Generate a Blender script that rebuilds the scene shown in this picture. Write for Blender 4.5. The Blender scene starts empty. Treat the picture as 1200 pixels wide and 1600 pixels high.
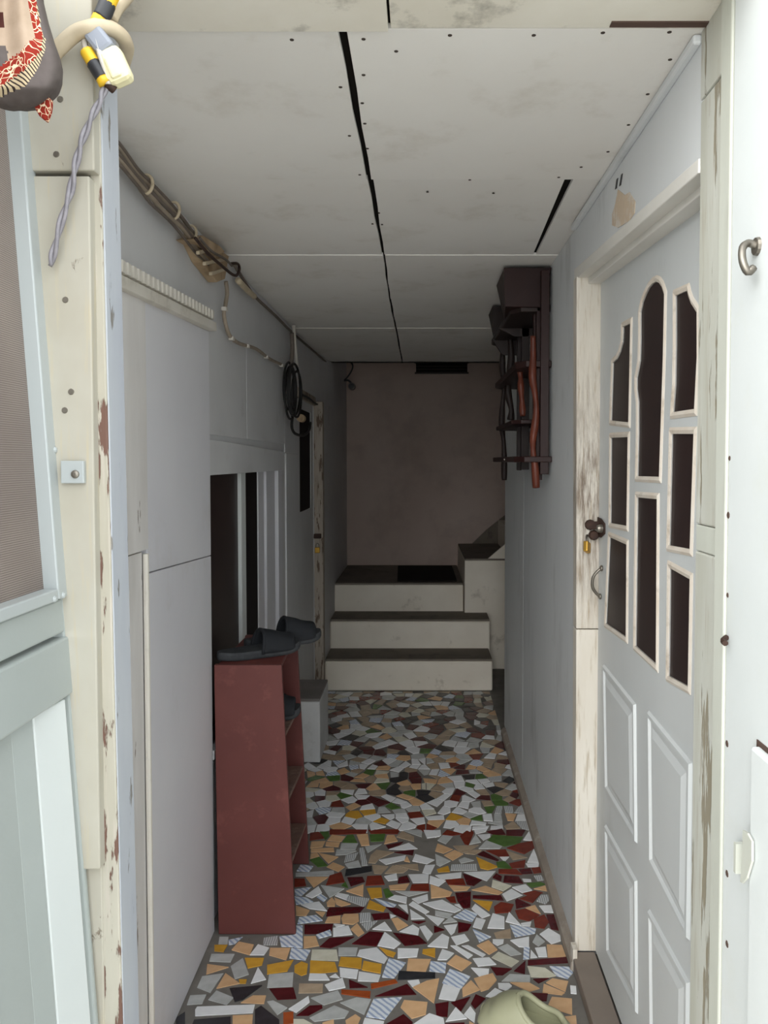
import bpy, bmesh, math, random
from mathutils import Vector, Matrix
from mathutils.geometry import tessellate_polygon

random.seed(7)
scene = bpy.context.scene
COL = scene.collection

# ------------------------------------------------------------------ camera
H = 1.42                      # eye height
F = 1200.0                    # focal length in pixels of the 1200x1600 frame
CX, CY = 657.0, 762.0         # principal point (lens shift)
PITCH = math.radians(2.0)     # looking slightly down
cam_data = bpy.data.cameras.new('camera')
cam = bpy.data.objects.new('camera', cam_data)
COL.objects.link(cam)
cam.location = (0, 0, H)
cam.rotation_euler = (math.radians(90) - PITCH, 0, 0)
cam_data.sensor_fit = 'VERTICAL'
cam_data.sensor_width = 36
cam_data.sensor_height = 36
cam_data.lens = 36 * F / 1600
cam_data.shift_x = -(CX - 600) / 1600
cam_data.shift_y = (CY - 800) / 1600
cam_data.clip_start = 0.02
scene.camera = cam

# ------------------------------------------------------------------ light: overcast daylight
world = bpy.data.worlds.new('overcast_sky')
scene.world = world
world.use_nodes = True
bg = world.node_tree.nodes['Background']
bg.inputs[0].default_value = (0.93, 0.97, 1.0, 1)
bg.inputs[1].default_value = 1.0
sun_data = bpy.data.lights.new('veiled_sun', 'SUN')
sun_data.energy = 1.0
sun_data.angle = math.radians(60)
sun_data.color = (1.0, 0.98, 0.94)
sun = bpy.data.objects.new('veiled_sun', sun_data)
COL.objects.link(sun)
sun.location = (-3, -4, 6)
sun.rotation_euler = Vector((0.42, 0.82, -0.38)).to_track_quat('-Z', 'Y').to_euler()
scene.view_settings.view_transform = 'Standard'
scene.view_settings.look = 'None'
scene.view_settings.gamma = 1
scene.view_settings.use_curve_mapping = False
scene.view_settings.exposure = 1.85
scene.cycles.max_bounces = 16
scene.cycles.diffuse_bounces = 10

# ------------------------------------------------------------------ measuring helpers
def ray(px, py):
    u = (px - CX) / F
    v = (CY - py) / F
    return (u, math.cos(PITCH) + v * math.sin(PITCH), -math.sin(PITCH) + v * math.cos(PITCH))
def onX(px, py, X):
    d = ray(px, py); t = X / d[0]
    return Vector((X, t * d[1], H + t * d[2]))
def onY(px, py, Y):
    d = ray(px, py); t = Y / d[1]
    return Vector((t * d[0], Y, H + t * d[2]))
def onZ(px, py, Z=0.0):
    d = ray(px, py); t = (Z - H) / d[2]
    return Vector((t * d[0], t * d[1], Z))

# ------------------------------------------------------------------ mesh helpers
WPOS = {}
class MB:
    def __init__(s):
        s.v = []; s.f = []; s.mi = []
    def add(s, vs, fs, m=0):
        o = len(s.v)
        s.v += [Vector(p) for p in vs]
        for f in fs:
            s.f.append([i + o for i in f]); s.mi.append(m)
        return s
    def box(s, x0, x1, y0, y1, z0, z1, m=0):
        x0, x1 = min(x0, x1), max(x0, x1); y0, y1 = min(y0, y1), max(y0, y1); z0, z1 = min(z0, z1), max(z0, z1)
        vs = [(x0,y0,z0),(x1,y0,z0),(x1,y1,z0),(x0,y1,z0),(x0,y0,z1),(x1,y0,z1),(x1,y1,z1),(x0,y1,z1)]
        return s.hexa(vs, m)
    def hexa(s, vs, m=0):
        return s.add(vs, [(0,3,2,1),(4,5,6,7),(0,1,5,4),(1,2,6,5),(2,3,7,6),(3,0,4,7)], m)
    def prism(s, poly, off, m=0):
        """3-D polygon swept along the vector off"""
        n = len(poly); off = Vector(off)
        a = [Vector(p) for p in poly]; b = [p + off for p in a]
        fs = [list(range(n))[::-1], [n + i for i in range(n)]]
        fs += [[i, (i + 1) % n, n + (i + 1) % n, n + i] for i in range(n)]
        return s.add(a + b, fs, m)
    def holed(s, outer, holes, off, m=0):
        off = Vector(off)
        loops = [[Vector(p) for p in outer]] + [[Vector(p) for p in h] for h in holes]
        flat = [p for l in loops for p in l]
        tris = tessellate_polygon(loops)
        n = len(flat)
        fs = [tuple(t) for t in tris] + [tuple(n + i for i in reversed(t)) for t in tris]
        k = 0
        for l in loops:
            c = len(l)
            for i in range(c):
                a, b = k + i, k + (i + 1) % c
                fs.append((a, b, n + b, n + a))
            k += c
        return s.add(flat + [p + off for p in flat], fs, m)
    def tube(s, pts, r, n=8, m=0, smooth=4, caps=True):
        P = [Vector(p) for p in pts]
        if smooth and len(P) > 2:
            Q = []
            for i in range(len(P) - 1):
                p0 = P[max(i - 1, 0)]; p1 = P[i]; p2 = P[i + 1]; p3 = P[min(i + 2, len(P) - 1)]
                for k in range(smooth):
                    t = k / smooth
                    Q.append(0.5 * ((2 * p1) + (p2 - p0) * t + (2 * p0 - 5 * p1 + 4 * p2 - p3) * t * t + (3 * p1 - p0 - 3 * p2 + p3) * t ** 3))
            Q.append(P[-1]); P = Q
        N = len(P); up = None; vs = []; fs = []
        for i in range(N):
            t = (P[min(i + 1, N - 1)] - P[max(i - 1, 0)]).normalized()
            if up is None:
                up = t.cross(Vector((0.31, 0.52, 0.8))).normalized()
            up = (up - t * up.dot(t)).normalized()
            w = t.cross(up)
            rr = r(i / (N - 1)) if callable(r) else r
            for k in range(n):
                a = 2 * math.pi * k / n
                vs.append(P[i] + (up * math.cos(a) + w * math.sin(a)) * rr)
        for i in range(N - 1):
            for k in range(n):
                a = i * n + k; b = i * n + (k + 1) % n
                fs.append((a, b, b + n, a + n))
        if caps:
            fs.append(tuple(range(n))[::-1]); fs.append(tuple((N - 1) * n + k for k in range(n)))
        return s.add(vs, fs, m)
    def lathe(s, prof, c, axis='Z', n=20, m=0):
        """profile of (radius, height) turned about an axis through c"""
        c = Vector(c); vs = []; fs = []
        for (r, h) in prof:
            for k in range(n):
                a = 2 * math.pi * k / n
                p = (r * math.cos(a), r * math.sin(a), h)
                if axis == 'X': p = (h, p[0], p[1])
                if axis == 'Y': p = (p[1], h, p[0])
                vs.append(c + Vector(p))
        M = len(prof)
        for i in range(M - 1):
            for k in range(n):
                a = i * n + k; b = i * n + (k + 1) % n
                fs.append((a, b, b + n, a + n))
        fs.append(tuple(range(n))[::-1]); fs.append(tuple((M - 1) * n + k for k in range(n)))
        return s.add(vs, fs, m)
    def grid(s, fn, nu, nv, m=0, keep=None, mat=None):
        vs = [fn(i / nu, j / nv) for j in range(nv + 1) for i in range(nu + 1)]
        o = len(s.v); s.v += [Vector(p) for p in vs]
        for j in range(nv):
            for i in range(nu):
                u, v = (i + .5) / nu, (j + .5) / nv
                if keep and not keep(u, v): continue
                a = j * (nu + 1) + i
                s.f.append([o + a, o + a + 1, o + a + nu + 2, o + a + nu + 1])
                s.mi.append(mat(u, v) if mat else m)
        return s
    def build(s, name, mats, parent=None, smooth=False, bevel=0, recalc=True, weld=0, origin=None):
        if not isinstance(mats, (list, tuple)): mats = [mats]
        lo = Vector((min(p[k] for p in s.v) for k in range(3))); hi = Vector((max(p[k] for p in s.v) for k in range(3)))
        c = Vector(origin) if origin else Vector(((lo.x + hi.x) / 2, (lo.y + hi.y) / 2, lo.z))
        me = bpy.data.meshes.new(name)
        me.from_pydata([tuple(p - c) for p in s.v], [], s.f)
        for m in mats: me.materials.append(m)
        me.polygons.foreach_set('material_index', s.mi)
        if recalc or weld:
            b = bmesh.new(); b.from_mesh(me)
            if weld: bmesh.ops.remove_doubles(b, verts=b.verts, dist=weld)
            if recalc: bmesh.ops.recalc_face_normals(b, faces=b.faces)
            b.to_mesh(me); b.free()
        if smooth:
            me.polygons.foreach_set('use_smooth', [True] * len(me.polygons))
        me.update()
        o = bpy.data.objects.new(name, me)
        COL.objects.link(o)
        place(o, c, parent)
        if bevel:
            bv = o.modifiers.new('edge', 'BEVEL'); bv.width = bevel; bv.segments = 2; bv.limit_method = 'ANGLE'; bv.angle_limit = math.radians(40)
        return o

def place(o, w, parent):
    WPOS[o.name] = Vector(w)
    if parent is not None:
        o.parent = parent
        o.location = Vector(w) - WPOS[parent.name]
    else:
        o.location = w
def tag(o, label, cat, group=None, kind=None):
    o['label'] = label; o['category'] = cat
    if group: o['group'] = group
    if kind: o['kind'] = kind
    return o
def thing(name, loc, label, cat, group=None, kind=None):
    o = bpy.data.objects.new(name, None); COL.objects.link(o)
    o.empty_display_size = 0.05
    place(o, Vector(loc), None)
    return tag(o, label, cat, group, kind)
def copy_part(src, w, parent):
    o = src.copy(); COL.objects.link(o); place(o, w, parent); return o

# ------------------------------------------------------------------ materials
def lin(c):
    if isinstance(c, str):
        c = tuple(int(c[i:i + 2], 16) / 255 for i in (0, 2, 4))
    return tuple((x / 12.92 if x <= 0.04045 else ((x + 0.055) / 1.055) ** 2.4) for x in c) + (1.0,)
class NT:
    def __init__(s, name):
        s.m = bpy.data.materials.new(name); s.m.use_nodes = True
        s.t = s.m.node_tree; s.b = s.t.nodes['Principled BSDF']
        s.tc = s.t.nodes.new('ShaderNodeTexCoord')
    def n(s, typ, **kw):
        x = s.t.nodes.new(typ)
        for k, v in kw.items(): setattr(x, k, v)
        return x
    def l(s, a, b): s.t.links.new(a, b)
    def coords(s, scale=(1, 1, 1), src='Object'):
        mp = s.n('ShaderNodeMapping'); mp.inputs['Scale'].default_value = scale
        s.l(s.tc.outputs[src], mp.inputs['Vector']); return mp.outputs['Vector']
    def noise(s, scale, detail=4, stretch=(1, 1, 1), rough=0.55, dist=0.0):
        x = s.n('ShaderNodeTexNoise'); x.inputs['Scale'].default_value = scale; x.inputs['Detail'].default_value = detail
        x.inputs['Roughness'].default_value = rough; x.inputs['Distortion'].default_value = dist
        s.l(s.coords(stretch), x.inputs['Vector']); return x.outputs['Fac']
    def ramp(s, src, lo, hi):
        x = s.n('ShaderNodeMapRange'); x.clamp = True
        x.inputs['From Min'].default_value = lo; x.inputs['From Max'].default_value = hi
        s.l(src, x.inputs['Value']); return x.outputs['Result']
    def mix(s, fac, a, b, amt=1.0):
        if amt != 1.0:
            mm = s.n('ShaderNodeMath', operation='MULTIPLY'); mm.inputs[1].default_value = amt; s.l(fac, mm.inputs[0]); fac = mm.outputs[0]
        x = s.n('ShaderNodeMix', data_type='RGBA')
        s.l(fac, x.inputs['Factor'])
        for v, i in ((a, 6), (b, 7)):
            if isinstance(v, tuple): x.inputs[i].default_value = v
            else: s.l(v, x.inputs[i])
        return x.outputs[2]
    def bump(s, h, strength=0.2, dist=0.002):
        x = s.n('ShaderNodeBump'); x.inputs['Strength'].default_value = strength; x.inputs['Distance'].default_value = dist
        s.l(h, x.inputs['Height']); s.l(x.outputs['Normal'], s.b.inputs['Normal'])
    def fin(s, col, rough=0.6, metal=0.0, spec=0.5):
        if isinstance(col, tuple): s.b.inputs['Base Color'].default_value = col
        else: s.l(col, s.b.inputs['Base Color'])
        s.b.inputs['Roughness'].default_value = rough; s.b.inputs['Metallic'].default_value = metal
        s.b.inputs['Specular IOR Level'].default_value = spec
        return s.m
def paint(name, c1, c2=None, scale=3.0, rough=0.65, stretch=(1, 1, 1), grime=None, gamt=0.4, gscale=9, glo=0.56, ghi=0.72, bump=0.15, var=0.0, spec=0.3):
    t = NT(name)
    col = t.mix(t.ramp(t.noise(scale, 5, stretch), 0.3, 0.7), lin(c1), lin(c2 or c1))
    if grime:
        col = t.mix(t.ramp(t.noise(gscale, 8, stretch, 0.65), glo, ghi), col, lin(grime), gamt)
    if var:
        oi = t.n('ShaderNodeObjectInfo'); hs = t.n('ShaderNodeHueSaturation')
        mr = t.n('ShaderNodeMapRange'); mr.inputs['To Min'].default_value = 1 - var; mr.inputs['To Max'].default_value = 1 + var
        t.l(oi.outputs['Random'], mr.inputs['Value']); t.l(mr.outputs['Result'], hs.inputs['Value']); t.l(col, hs.inputs['Color']); col = hs.outputs['Color']
    t.bump(t.noise(60, 5, stretch), bump)
    return t.fin(col, rough, spec=spec)
def peel(name, base, under, base2=None, lo=0.56, hi=0.58, scale=7, stretch=(3, 3, 0.6), rough=0.7, streak=None):
    t = NT(name)
    col = t.mix(t.ramp(t.noise(4, 4, stretch), 0.35, 0.65), lin(base), lin(base2 or base))
    if streak:
        col = t.mix(t.ramp(t.noise(22, 6, (5, 5, 0.35)), 0.55, 0.68), col, lin(streak), 0.7)
    mask = t.ramp(t.noise(scale, 7, stretch, 0.6), lo, hi)
    col = t.mix(mask, col, lin(under))
    inv = t.n('ShaderNodeMath', operation='SUBTRACT'); inv.inputs[0].default_value = 1; t.l(mask, inv.inputs[1])
    t.bump(inv.outputs[0], 0.6, 0.002)
    return t.fin(col, rough, spec=0.25)
def plain(name, c, rough=0.5, metal=0.0, spec=0.5, c2=None, scale=20, bump=0.1):
    t = NT(name)
    col = t.mix(t.ramp(t.noise(scale, 4), 0.3, 0.7), lin(c), lin(c2 or c))
    t.bump(t.noise(scale * 4, 3), bump, 0.001)
    return t.fin(col, rough, metal, spec)
def striped(name, c1, c2, freq=160, direction='DIAGONAL', c3=None, rough=0.25):
    t = NT(name)
    w = t.n('ShaderNodeTexWave', bands_direction=direction); w.inputs['Scale'].default_value = freq / 20; w.inputs['Distortion'].default_value = 1.5
    w.inputs['Detail'].default_value = 2
    t.l(t.coords(), w.inputs['Vector'])
    col = t.mix(t.ramp(w.outputs['Fac'], 0.45, 0.75), lin(c1), lin(c2))
    return t.fin(col, rough)

M = {}
M['ceil'] = paint('ceiling_paint', 'e8e6e2', 'e2dfda', 2.5, 0.7, grime='b3aa98', gamt=0.5, gscale=4.5, glo=0.54, ghi=0.78, var=0.03)
M['ceil_dirty'] = paint('ceiling_paint_dirty', 'e2ded4', 'd6d0c2', 5, 0.7, grime='4a463c', gamt=0.8, gscale=7, glo=0.55, ghi=0.72)
M['gap'] = plain('dark_gap', '191613', 0.9, spec=0.1)
M['wall_l'] = paint('wall_paint_grey', 'd3d4d5', 'c8c8ca', 3, 0.65, grime='8f8a84', gamt=0.4, gscale=4, glo=0.6, ghi=0.8)
M['panel_l'] = paint('board_paint_pale', 'd9d9dd', 'd0d0d6', 2.2, 0.55, grime='aca59a', gamt=0.4, gscale=3, glo=0.56, ghi=0.8, var=0.02)
M['strip'] = peel('strip_paint', 'dcdad8', '8a8078', 'cecbc8', 0.66, 0.68, 10)
M['wall_r'] = paint('wall_paint_blue_grey', 'd6d9da', 'cccfd1', 2.4, 0.5, (1, 1, 0.35), grime='8f8f8b', gamt=0.5, gscale=6, glo=0.54, ghi=0.75)
M['back'] = paint('plaster_back', 'baaaa1', 'ae9b91', 1.4, 0.8, grime='6f655d', gamt=0.45, gscale=2.5, glo=0.5, ghi=0.8)
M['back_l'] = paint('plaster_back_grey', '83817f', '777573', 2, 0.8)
M['riser'] = paint('riser_plaster', 'e6dfd2', 'dad2c4', 4, 0.7, grime='7d6f5c', gamt=0.6, gscale=7, glo=0.6, ghi=0.75)
M['tread'] = paint('tread_cement', '7d746a', '6c645b', 6, 0.85, grime='37332e', gamt=0.5)
M['mould'] = paint('moulding_paint', 'd9d5cd', 'cdc8bd', 6, 0.6, grime='8d8577', gamt=0.4, gscale=12)
M['frame_r'] = paint('door_frame_paint', 'dedcd6', 'd2cfc8', 5, 0.6, (1, 1, 0.5), grime='8d867a', gamt=0.4, gscale=7)
def jamb_material(name, centre, radius):
    t = NT(name)
    col = t.mix(t.ramp(t.noise(4, 4, (4, 4, .7)), .35, .65), lin('d6d1c7'), lin('cbc4b8'))
    col = t.mix(t.ramp(t.noise(24, 7, (6, 6, .4), .65), .53, .70), col, lin('a59378'), .75)
    g = t.n('ShaderNodeNewGeometry'); d = t.n('ShaderNodeVectorMath', operation='DISTANCE'); d.inputs[1].default_value = centre
    mp = t.n('ShaderNodeVectorMath', operation='MULTIPLY'); mp.inputs[1].default_value = (1, 1, .45)
    t.l(g.outputs['Position'], mp.inputs[0]); t.l(mp.outputs[0], d.inputs[0]); d.inputs[1].default_value = (centre[0], centre[1], centre[2] * .45)
    near = t.ramp(d.outputs['Value'], radius, radius * .15)
    m2 = t.n('ShaderNodeMath', operation='MULTIPLY'); t.l(near, m2.inputs[0]); t.l(t.ramp(t.noise(18, 8, (5, 5, .5), .7), .36, .62), m2.inputs[1])
    col = t.mix(m2.outputs[0], col, lin('5a4636'), .85)
    mask = t.ramp(t.noise(11, 7, (4, 4, .7), .6), .70, .73)
    col = t.mix(mask, col, lin('6b5641'))
    t.bump(t.noise(40, 6, (6, 6, .4)), .3, .002)
    return t.fin(col, .7, spec=.25)
M['jamb_hand'] = jamb_material('jamb_hand_worn', (0.47, 2.124, 1.32), .20)
M['jamb_r'] = peel('jamb_cream_worn', 'd6d1c7', '6b5641', 'cbc4b8', 0.70, 0.73, 11, (4, 4, 0.7), streak='a89b86')
M['jamb_far'] = peel('far_post_worn', 'b1a79b', '6a5a4e', 'a3988b', 0.58, 0.61, 10, (4, 4, 0.7), streak='7d7064')
M['door'] = paint('door_paint', 'ced1d1', 'c5c9ca', 2.5, 0.5, (1, 1, 0.5), grime='8f8d84', gamt=0.35, gscale=4, glo=0.58, ghi=0.8)
M['bead'] = paint('bead_cream', 'dcd5cb', 'cfc3b4', 14, 0.6, grime='8a7d6c', gamt=0.5, gscale=25)
M['glass'] = plain('dark_pane', '2a2020', 0.42, spec=0.14, c2='332624', scale=5, bump=0.02)
M['glass_k'] = plain('black_pane', '1d191a', 0.6, spec=0.06, c2='241f1f', scale=5, bump=0.02)
M['bevel_white'] = paint('bevel_white', 'c6cbca', 'bfc5c4', 3, 0.4)
M['post_r'] = peel('post_worn_green_grey', 'b3b3a8', '8d8675', 'bfc0b8', 0.58, 0.61, 8, (4, 4, 0.5), streak='a59e90')
M['post_r2'] = paint('post_smooth_grey', 'c4c6bc', 'b7b9ae', 4, 0.6, (1, 1, .3), grime='8d8a7c', gamt=0.3)
M['leaf'] = paint('white_leaf_paint', 'd9dddc', 'd1d6d5', 3, 0.45, grime='d0d2c8', gamt=0.3)
M['cream'] = peel('post_cream_paint', 'aeaba0', '726657', 'a39e90', 0.66, 0.69, 9, (2, 2, 1.2), streak='b0a68e')
M['cream_peel'] = peel('post_peeling_paint', 'b0ac9f', '694f45', 'a49f91', 0.545, 0.57, 8, (5, 5, 0.9), streak='b9b0a6')
M['bluewhite'] = peel('post_blue_white', 'a4a8b0', '7c7974', 'adb1b6', 0.63, 0.66, 12, (4, 4, 0.8))
M['sdoor'] = paint('screen_door_paint', '9ea4a2', '969d9a', 3, 0.4, grime='a5a99f', gamt=0.3)
M['alu'] = plain('white_metal_strip', 'a2a8a8', 0.35, spec=0.6)
M['red'] = paint('red_brown_paint', '693b37', '5d3330', 4, 0.5, grime='a2645c', gamt=0.35, gscale=6)
M['red_dark'] = paint('red_brown_worn', '6e3a34', '5c2f2c', 8, 0.6, grime='3b2926', gamt=0.5, gscale=10)
M['board_edge'] = paint('raw_board', '8a6d60', '6d554c', 12, 0.8, grime='bca99a', gamt=0.5)
M['rubber'] = plain('dark_rubber', '26282c', 0.75, c2='1f2125', spec=0.3, bump=0.25)
M['rubber_sole'] = plain('worn_rubber_sole', '36383b', 0.85, c2='444648', scale=60, spec=0.2, bump=0.5)
M['green_rubber'] = plain('pale_green_rubber', 'a3a387', 0.5, c2='98987c', scale=8, bump=0.05)
M['dwood'] = paint('dark_red_wood', '2d1714', '241211', 6, 0.45, (1, 1, .3), grime='1f1412', gamt=0.5)
M['dwood2'] = paint('dark_brown_wood', '2f2320', '241b19', 6, 0.5, (1, 1, .3), grime='191210', gamt=0.5)
M['rwood'] = paint('reddish_branch_wood', '6b3524', '4d261d', 14, 0.4, (1, 1, .6), grime='351a14', gamt=0.6, gscale=12)
M['base'] = paint('worn_baseboard', 'a1978b', '8b8178', 9, 0.8, grime='c1bab0', gamt=0.5, gscale=14)
M['thresh'] = paint('threshold_paint', '857a70', '786e66', 6, 0.6, grime='5d554e', gamt=0.4)
M['steel'] = plain('dull_steel', '8f8a80', 0.4, 0.8, c2='6d675f')
M['rust'] = plain('rusty_iron', '4d362b', 0.7, 0.4, c2='2f2320', scale=60)
M['brass'] = plain('brass', 'c9a04a', 0.35, 0.8, c2='b78e3c')
M['plugc'] = plain('cream_plastic', 'e6dfb8', 0.4, c2='ddd5aa')
M['yellow'] = plain('yellow_tape', 'dfb326', 0.45)
M['black'] = plain('black_tape', '2a2b2e', 0.5)
M['greytape'] = plain('grey_tape', '8b909a', 0.45, c2='7d828c')
M['conduit'] = plain('beige_conduit', 'c7b9a0', 0.6, c2='b5a68c')
M['cord'] = plain('grey_cord', '8e8b90', 0.5, c2='77747a', scale=80)
M['cable'] = plain('brown_grey_cable', '73685f', 0.7, c2='5f554d')
M['cable2'] = plain('tan_cable', 'a29585', 0.7, c2='8c7f70')
M['clip'] = plain('pale_clip', 'c9c4bb', 0.5)
M['blackcable'] = plain('black_cable', '1c1a1a', 0.6)
M['woodblock'] = paint('old_tan_wood', 'bda689', 'a58e70', 9, 0.8, (1, 1, .4), grime='5c4936', gamt=0.6, gscale=14)
M['mat'] = plain('dark_mat', '1d1a19', 0.95, c2='292523', scale=90, spec=0.1, bump=0.5)
M['block'] = paint('white_plaster_block', 'd3d4d4', 'c4c4c4', 5, 0.7, grime='8d8a86', gamt=0.4)
M['block_top'] = paint('grey_cement_top', '8b8581', '787370', 7, 0.85)
M['grout'] = paint('grout_cement', '7d7973', '6d6964', 14, 0.85, grime='5e5953', gamt=0.5, gscale=20)
M['ground'] = paint('pavement_concrete', 'd0cdc6', 'c5c1b9', 2, 0.9)
M['facade'] = paint('facade_plaster', 'd5cfbf', 'cac3b2', 2, 0.8)
M['dark_room'] = plain('dark_interior', '1a1615', 0.95, spec=0.1)
M['nail'] = plain('rusty_nail', '3d332c', 0.8)
M['stain'] = paint('brown_stained_wood', '5d4a41', '4a3a33', 8, 0.8, (.4, 1, 1))
M['patch'] = paint('peeled_tan_patch', 'cfbca4', 'c6b49e', 20, 0.8, grime='d4cdc4', gamt=0.8, gscale=30, glo=0.5, ghi=0.6)

# ================================================================== THE SETTING
ZC = 2.08          # ceiling height
XL, XR = -0.64, 0.445
YB = 6.15          # back wall
def S(o, label, cat): return tag(o, label, cat, kind='structure')

# ---- ground outside
S(MB().box(-6, 6, -6, 0.98, -0.12, -0.02).build('pavement', M['ground']), 'grey concrete pavement outside the entrance', 'pavement')

# ---- ceiling: dark backing, painted sheets with open seams between them
ceil = MB().box(-0.78, 1.7, 0.98, 5.20, ZC + 0.012, ZC + 0.06).build('ceiling', M['gap'])
S(ceil, 'low white painted board ceiling with dark open seams between sheets', 'ceiling')
rows = [onZ(600, 45, ZC).y, onZ(600, 281, ZC).y, onZ(600, 399, ZC).y, onZ(600, 467, ZC).y, onZ(600, 513, ZC).y, 5.20]
seam_px = [((527, 541), (573, 580)), ((574, 583), (597, 600.5)), ((598.5, 601.5), (608, 610)), ((607.5, 610.5), (617, 619.5)), ((617.5, 620), (628, 629.5))]
ypx = [45, 281, 399, 467, 513, 565]
def sheet(pts, name='ceiling_panel', mat='ceil', t=0.010):
    return MB().prism(pts, (0, 0, t)).build(name, M[mat], ceil, bevel=0.0012)
for r in range(5):
    (a0, a1), (b0, b1) = seam_px[r]
    y0 = rows[r] + (0.001 if r < 3 else .002); y1 = rows[r + 1] - (0.001 if r < 2 else .002)
    dz = 0.0 if r % 2 == 0 else 0.0025
    def sx(px, py): return onZ(px, py, ZC).x
    la, lb = sx(a0, ypx[r]), sx(b0, ypx[r + 1]); ra, rb = sx(a1, ypx[r]), sx(b1, ypx[r + 1])
    if r == 4: lb, rb = la, ra
    wig = [(0.0, 0), (0.3, 0.001), (0.55, -0.0015), (0.8, 0.001), (1.0, 0)]
    left = [(XL, y0, ZC + dz), (XL, y1, ZC + dz)] + [(lb + (la - lb) * t + w, y1 + (y0 - y1) * t, ZC + dz) for t, w in wig]
    sheet(left)
    xr_a, xr_b = (0.46, 0.46)
    if r == 1:
        q0, q1 = sx(883, 281), sx(833, 399)
        q2, q3 = sx(896, 281), sx(838, 399)
        sheet([(q2, y0, ZC + dz), (q3, y1, ZC + dz), (0.46, y1, ZC + dz), (0.46, y0, ZC + dz)])
        xr_a, xr_b = q0, q1
    if r >= 3: xr_a = xr_b = 0.46 if r == 3 else 1.65
    right = [(ra + (rb - ra) * t + w, y0 + (y1 - y0) * t, ZC + dz) for t, w in wig] + [(xr_b, y1, ZC + dz), (xr_a, y0, ZC + dz)]
    sheet(right)
# dirty lintel boards over the entrance
jx = onZ(607, 20, ZC).x
sheet([(-0.64, 0.98, ZC - .006), (-0.64, rows[0] - .002, ZC - .006), (jx - .002, rows[0] - .002, ZC - .006), (jx - .002, 0.98, ZC - .006)], 'lintel_board', 'ceil_dirty', 0.016)
sheet([(jx + .002, 0.98, ZC - .002), (jx + .002, rows[0] - .005, ZC - .002), (0.46, rows[0] - .005, ZC - .002), (0.46, 0.98, ZC - .002)], 'lintel_board', 'ceil_dirty', 0.012)
p0 = onZ(955, 33, ZC); p1 = onZ(1096, 31, ZC)
MB().box(p0.x, 0.46, p0.y - .004, p0.y + .010, ZC - .004, ZC + .01).build('exposed_batten', M['stain'], ceil)
# nail heads, many and tiny: one part
nm = MB()
for (px, py) in [(456,62),(568,61),(568,117),(566,161),(570,193),(574,232),(532,136),(546,212),(562,273),(734,281),(873,277),(703,55),(834,55),(942,51),(1046,50),(1047,93),(1012,147),(982,195),(950,237),(908,261),(619,80),(564,27),(592,6),(592,333),(597,351),(582,350),(771,302),(668,300)]:
    c = onZ(px, py, ZC)
    nm.lathe([(0.0012, 0.002), (0.0036, 0.0), (0.0034, -0.0008)], (c.x, c.y, ZC), n=7)
no = nm.build('nail_heads', M['nail'], ceil); no['kind'] = 'stuff'

# ---- front wall round the entrance (mostly out of view)
fw = MB()
fw.box(-3.0, -0.62, 0.99, 1.14, -0.1, 2.9).box(0.62, 3.0, 0.99, 1.14, -0.1, 2.9).box(-0.62, 0.62, 0.99, 1.14, 2.145, 2.9).box(-0.80, 1.72, 0.962, 0.979, 2.072, 2.9)
S(fw.build('wall_front', M['facade']), 'cream plastered house front around the entrance', 'wall')

# ---- left wall with window opening and door opening
W0, W1, WZ0, WZ1 = 2.30, 3.50, 0.55, 1.385       # window opening
D0, D1, DZ = 3.98, 4.60, 1.76                    # far door opening
wl = MB()
wl.box(XL - .12, XL, 1.10, W0, 0, ZC + .03)
wl.box(XL - .12, XL, W0, W1, 0, WZ0).box(XL - .12, XL, W0, W1, WZ1, ZC + .03)
wl.box(XL - .12, XL, W1, D0, 0, ZC + .03).box(XL - .12, XL, D0, D1, DZ, ZC + .03)
wl.box(XL - .12, XL, D1, 4.68, 0, ZC + .03)
wl.box(XL - .12, XL, 1.10, 1.15, 0, ZC)
wall_left = wl.build('wall_left', M['wall_l'])
S(wall_left, 'pale grey painted left wall of the passage with boards nailed on', 'wall')
wf = MB().box(XL - .12, -0.59, 4.68, YB, 0, 1.775)
wf.prism([(XL - .12, 4.68, 1.775), (XL, 4.68, 1.775), (-.59, 5.25, 1.775), (-.59, YB, 1.775), (XL - .12, YB, 1.775)], (0, 0, 1.12))
S(wf.build('wall_left_far', M['wall_l']), 'shaded grey left wall beside the steps', 'wall')
XP = -0.622                                       # face of the boarding
zj0 = onX(237, 893, XP); zj1 = onX(330, 868, XP)
yA, yB_ = onX(228, 700, XP).y, 2.272
pb = M['panel_l']
# two pale sheets closing an old doorway, joint running slightly askew
MB().prism([(XP, yA, zj0.z + .0015), (XP, yB_, zj1.z + .0015), (XP, yB_, 1.80), (XP, yA, 1.78)], (-.018, 0, 0)).build('wall_panel', pb, wall_left, bevel=.0015)
MB().prism([(XP, yA, 0), (XP, yB_, 0), (XP, yB_, zj1.z - .0015), (XP, yA, zj0.z - .0015)], (-.018, 0, 0)).build('wall_panel', pb, wall_left, bevel=.0015)
ysx = onX(190, 600, XP).y
MB().box(XP - .018, XP + .004, ysx - .04, yA - .003, 1.22, 1.80).build('batten', M['strip'], wall_left, bevel=.001)
MB().box(XP - .018, XP - .004, ysx - .30, yA - .022, 0.0, 1.215).build('batten', M['strip'], wall_left, bevel=.001)
MB().tube([(XP + .001, yA - .012, 0.0), (XP + .001, yA - .013, 1.21)], .007, 8, smooth=0).build('beading', M['mould'], wall_left)
MB().box(XP - .018, XP, 1.15, ysx - .045, 1.22, 1.80).build('batten', M['strip'], wall_left)
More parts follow.
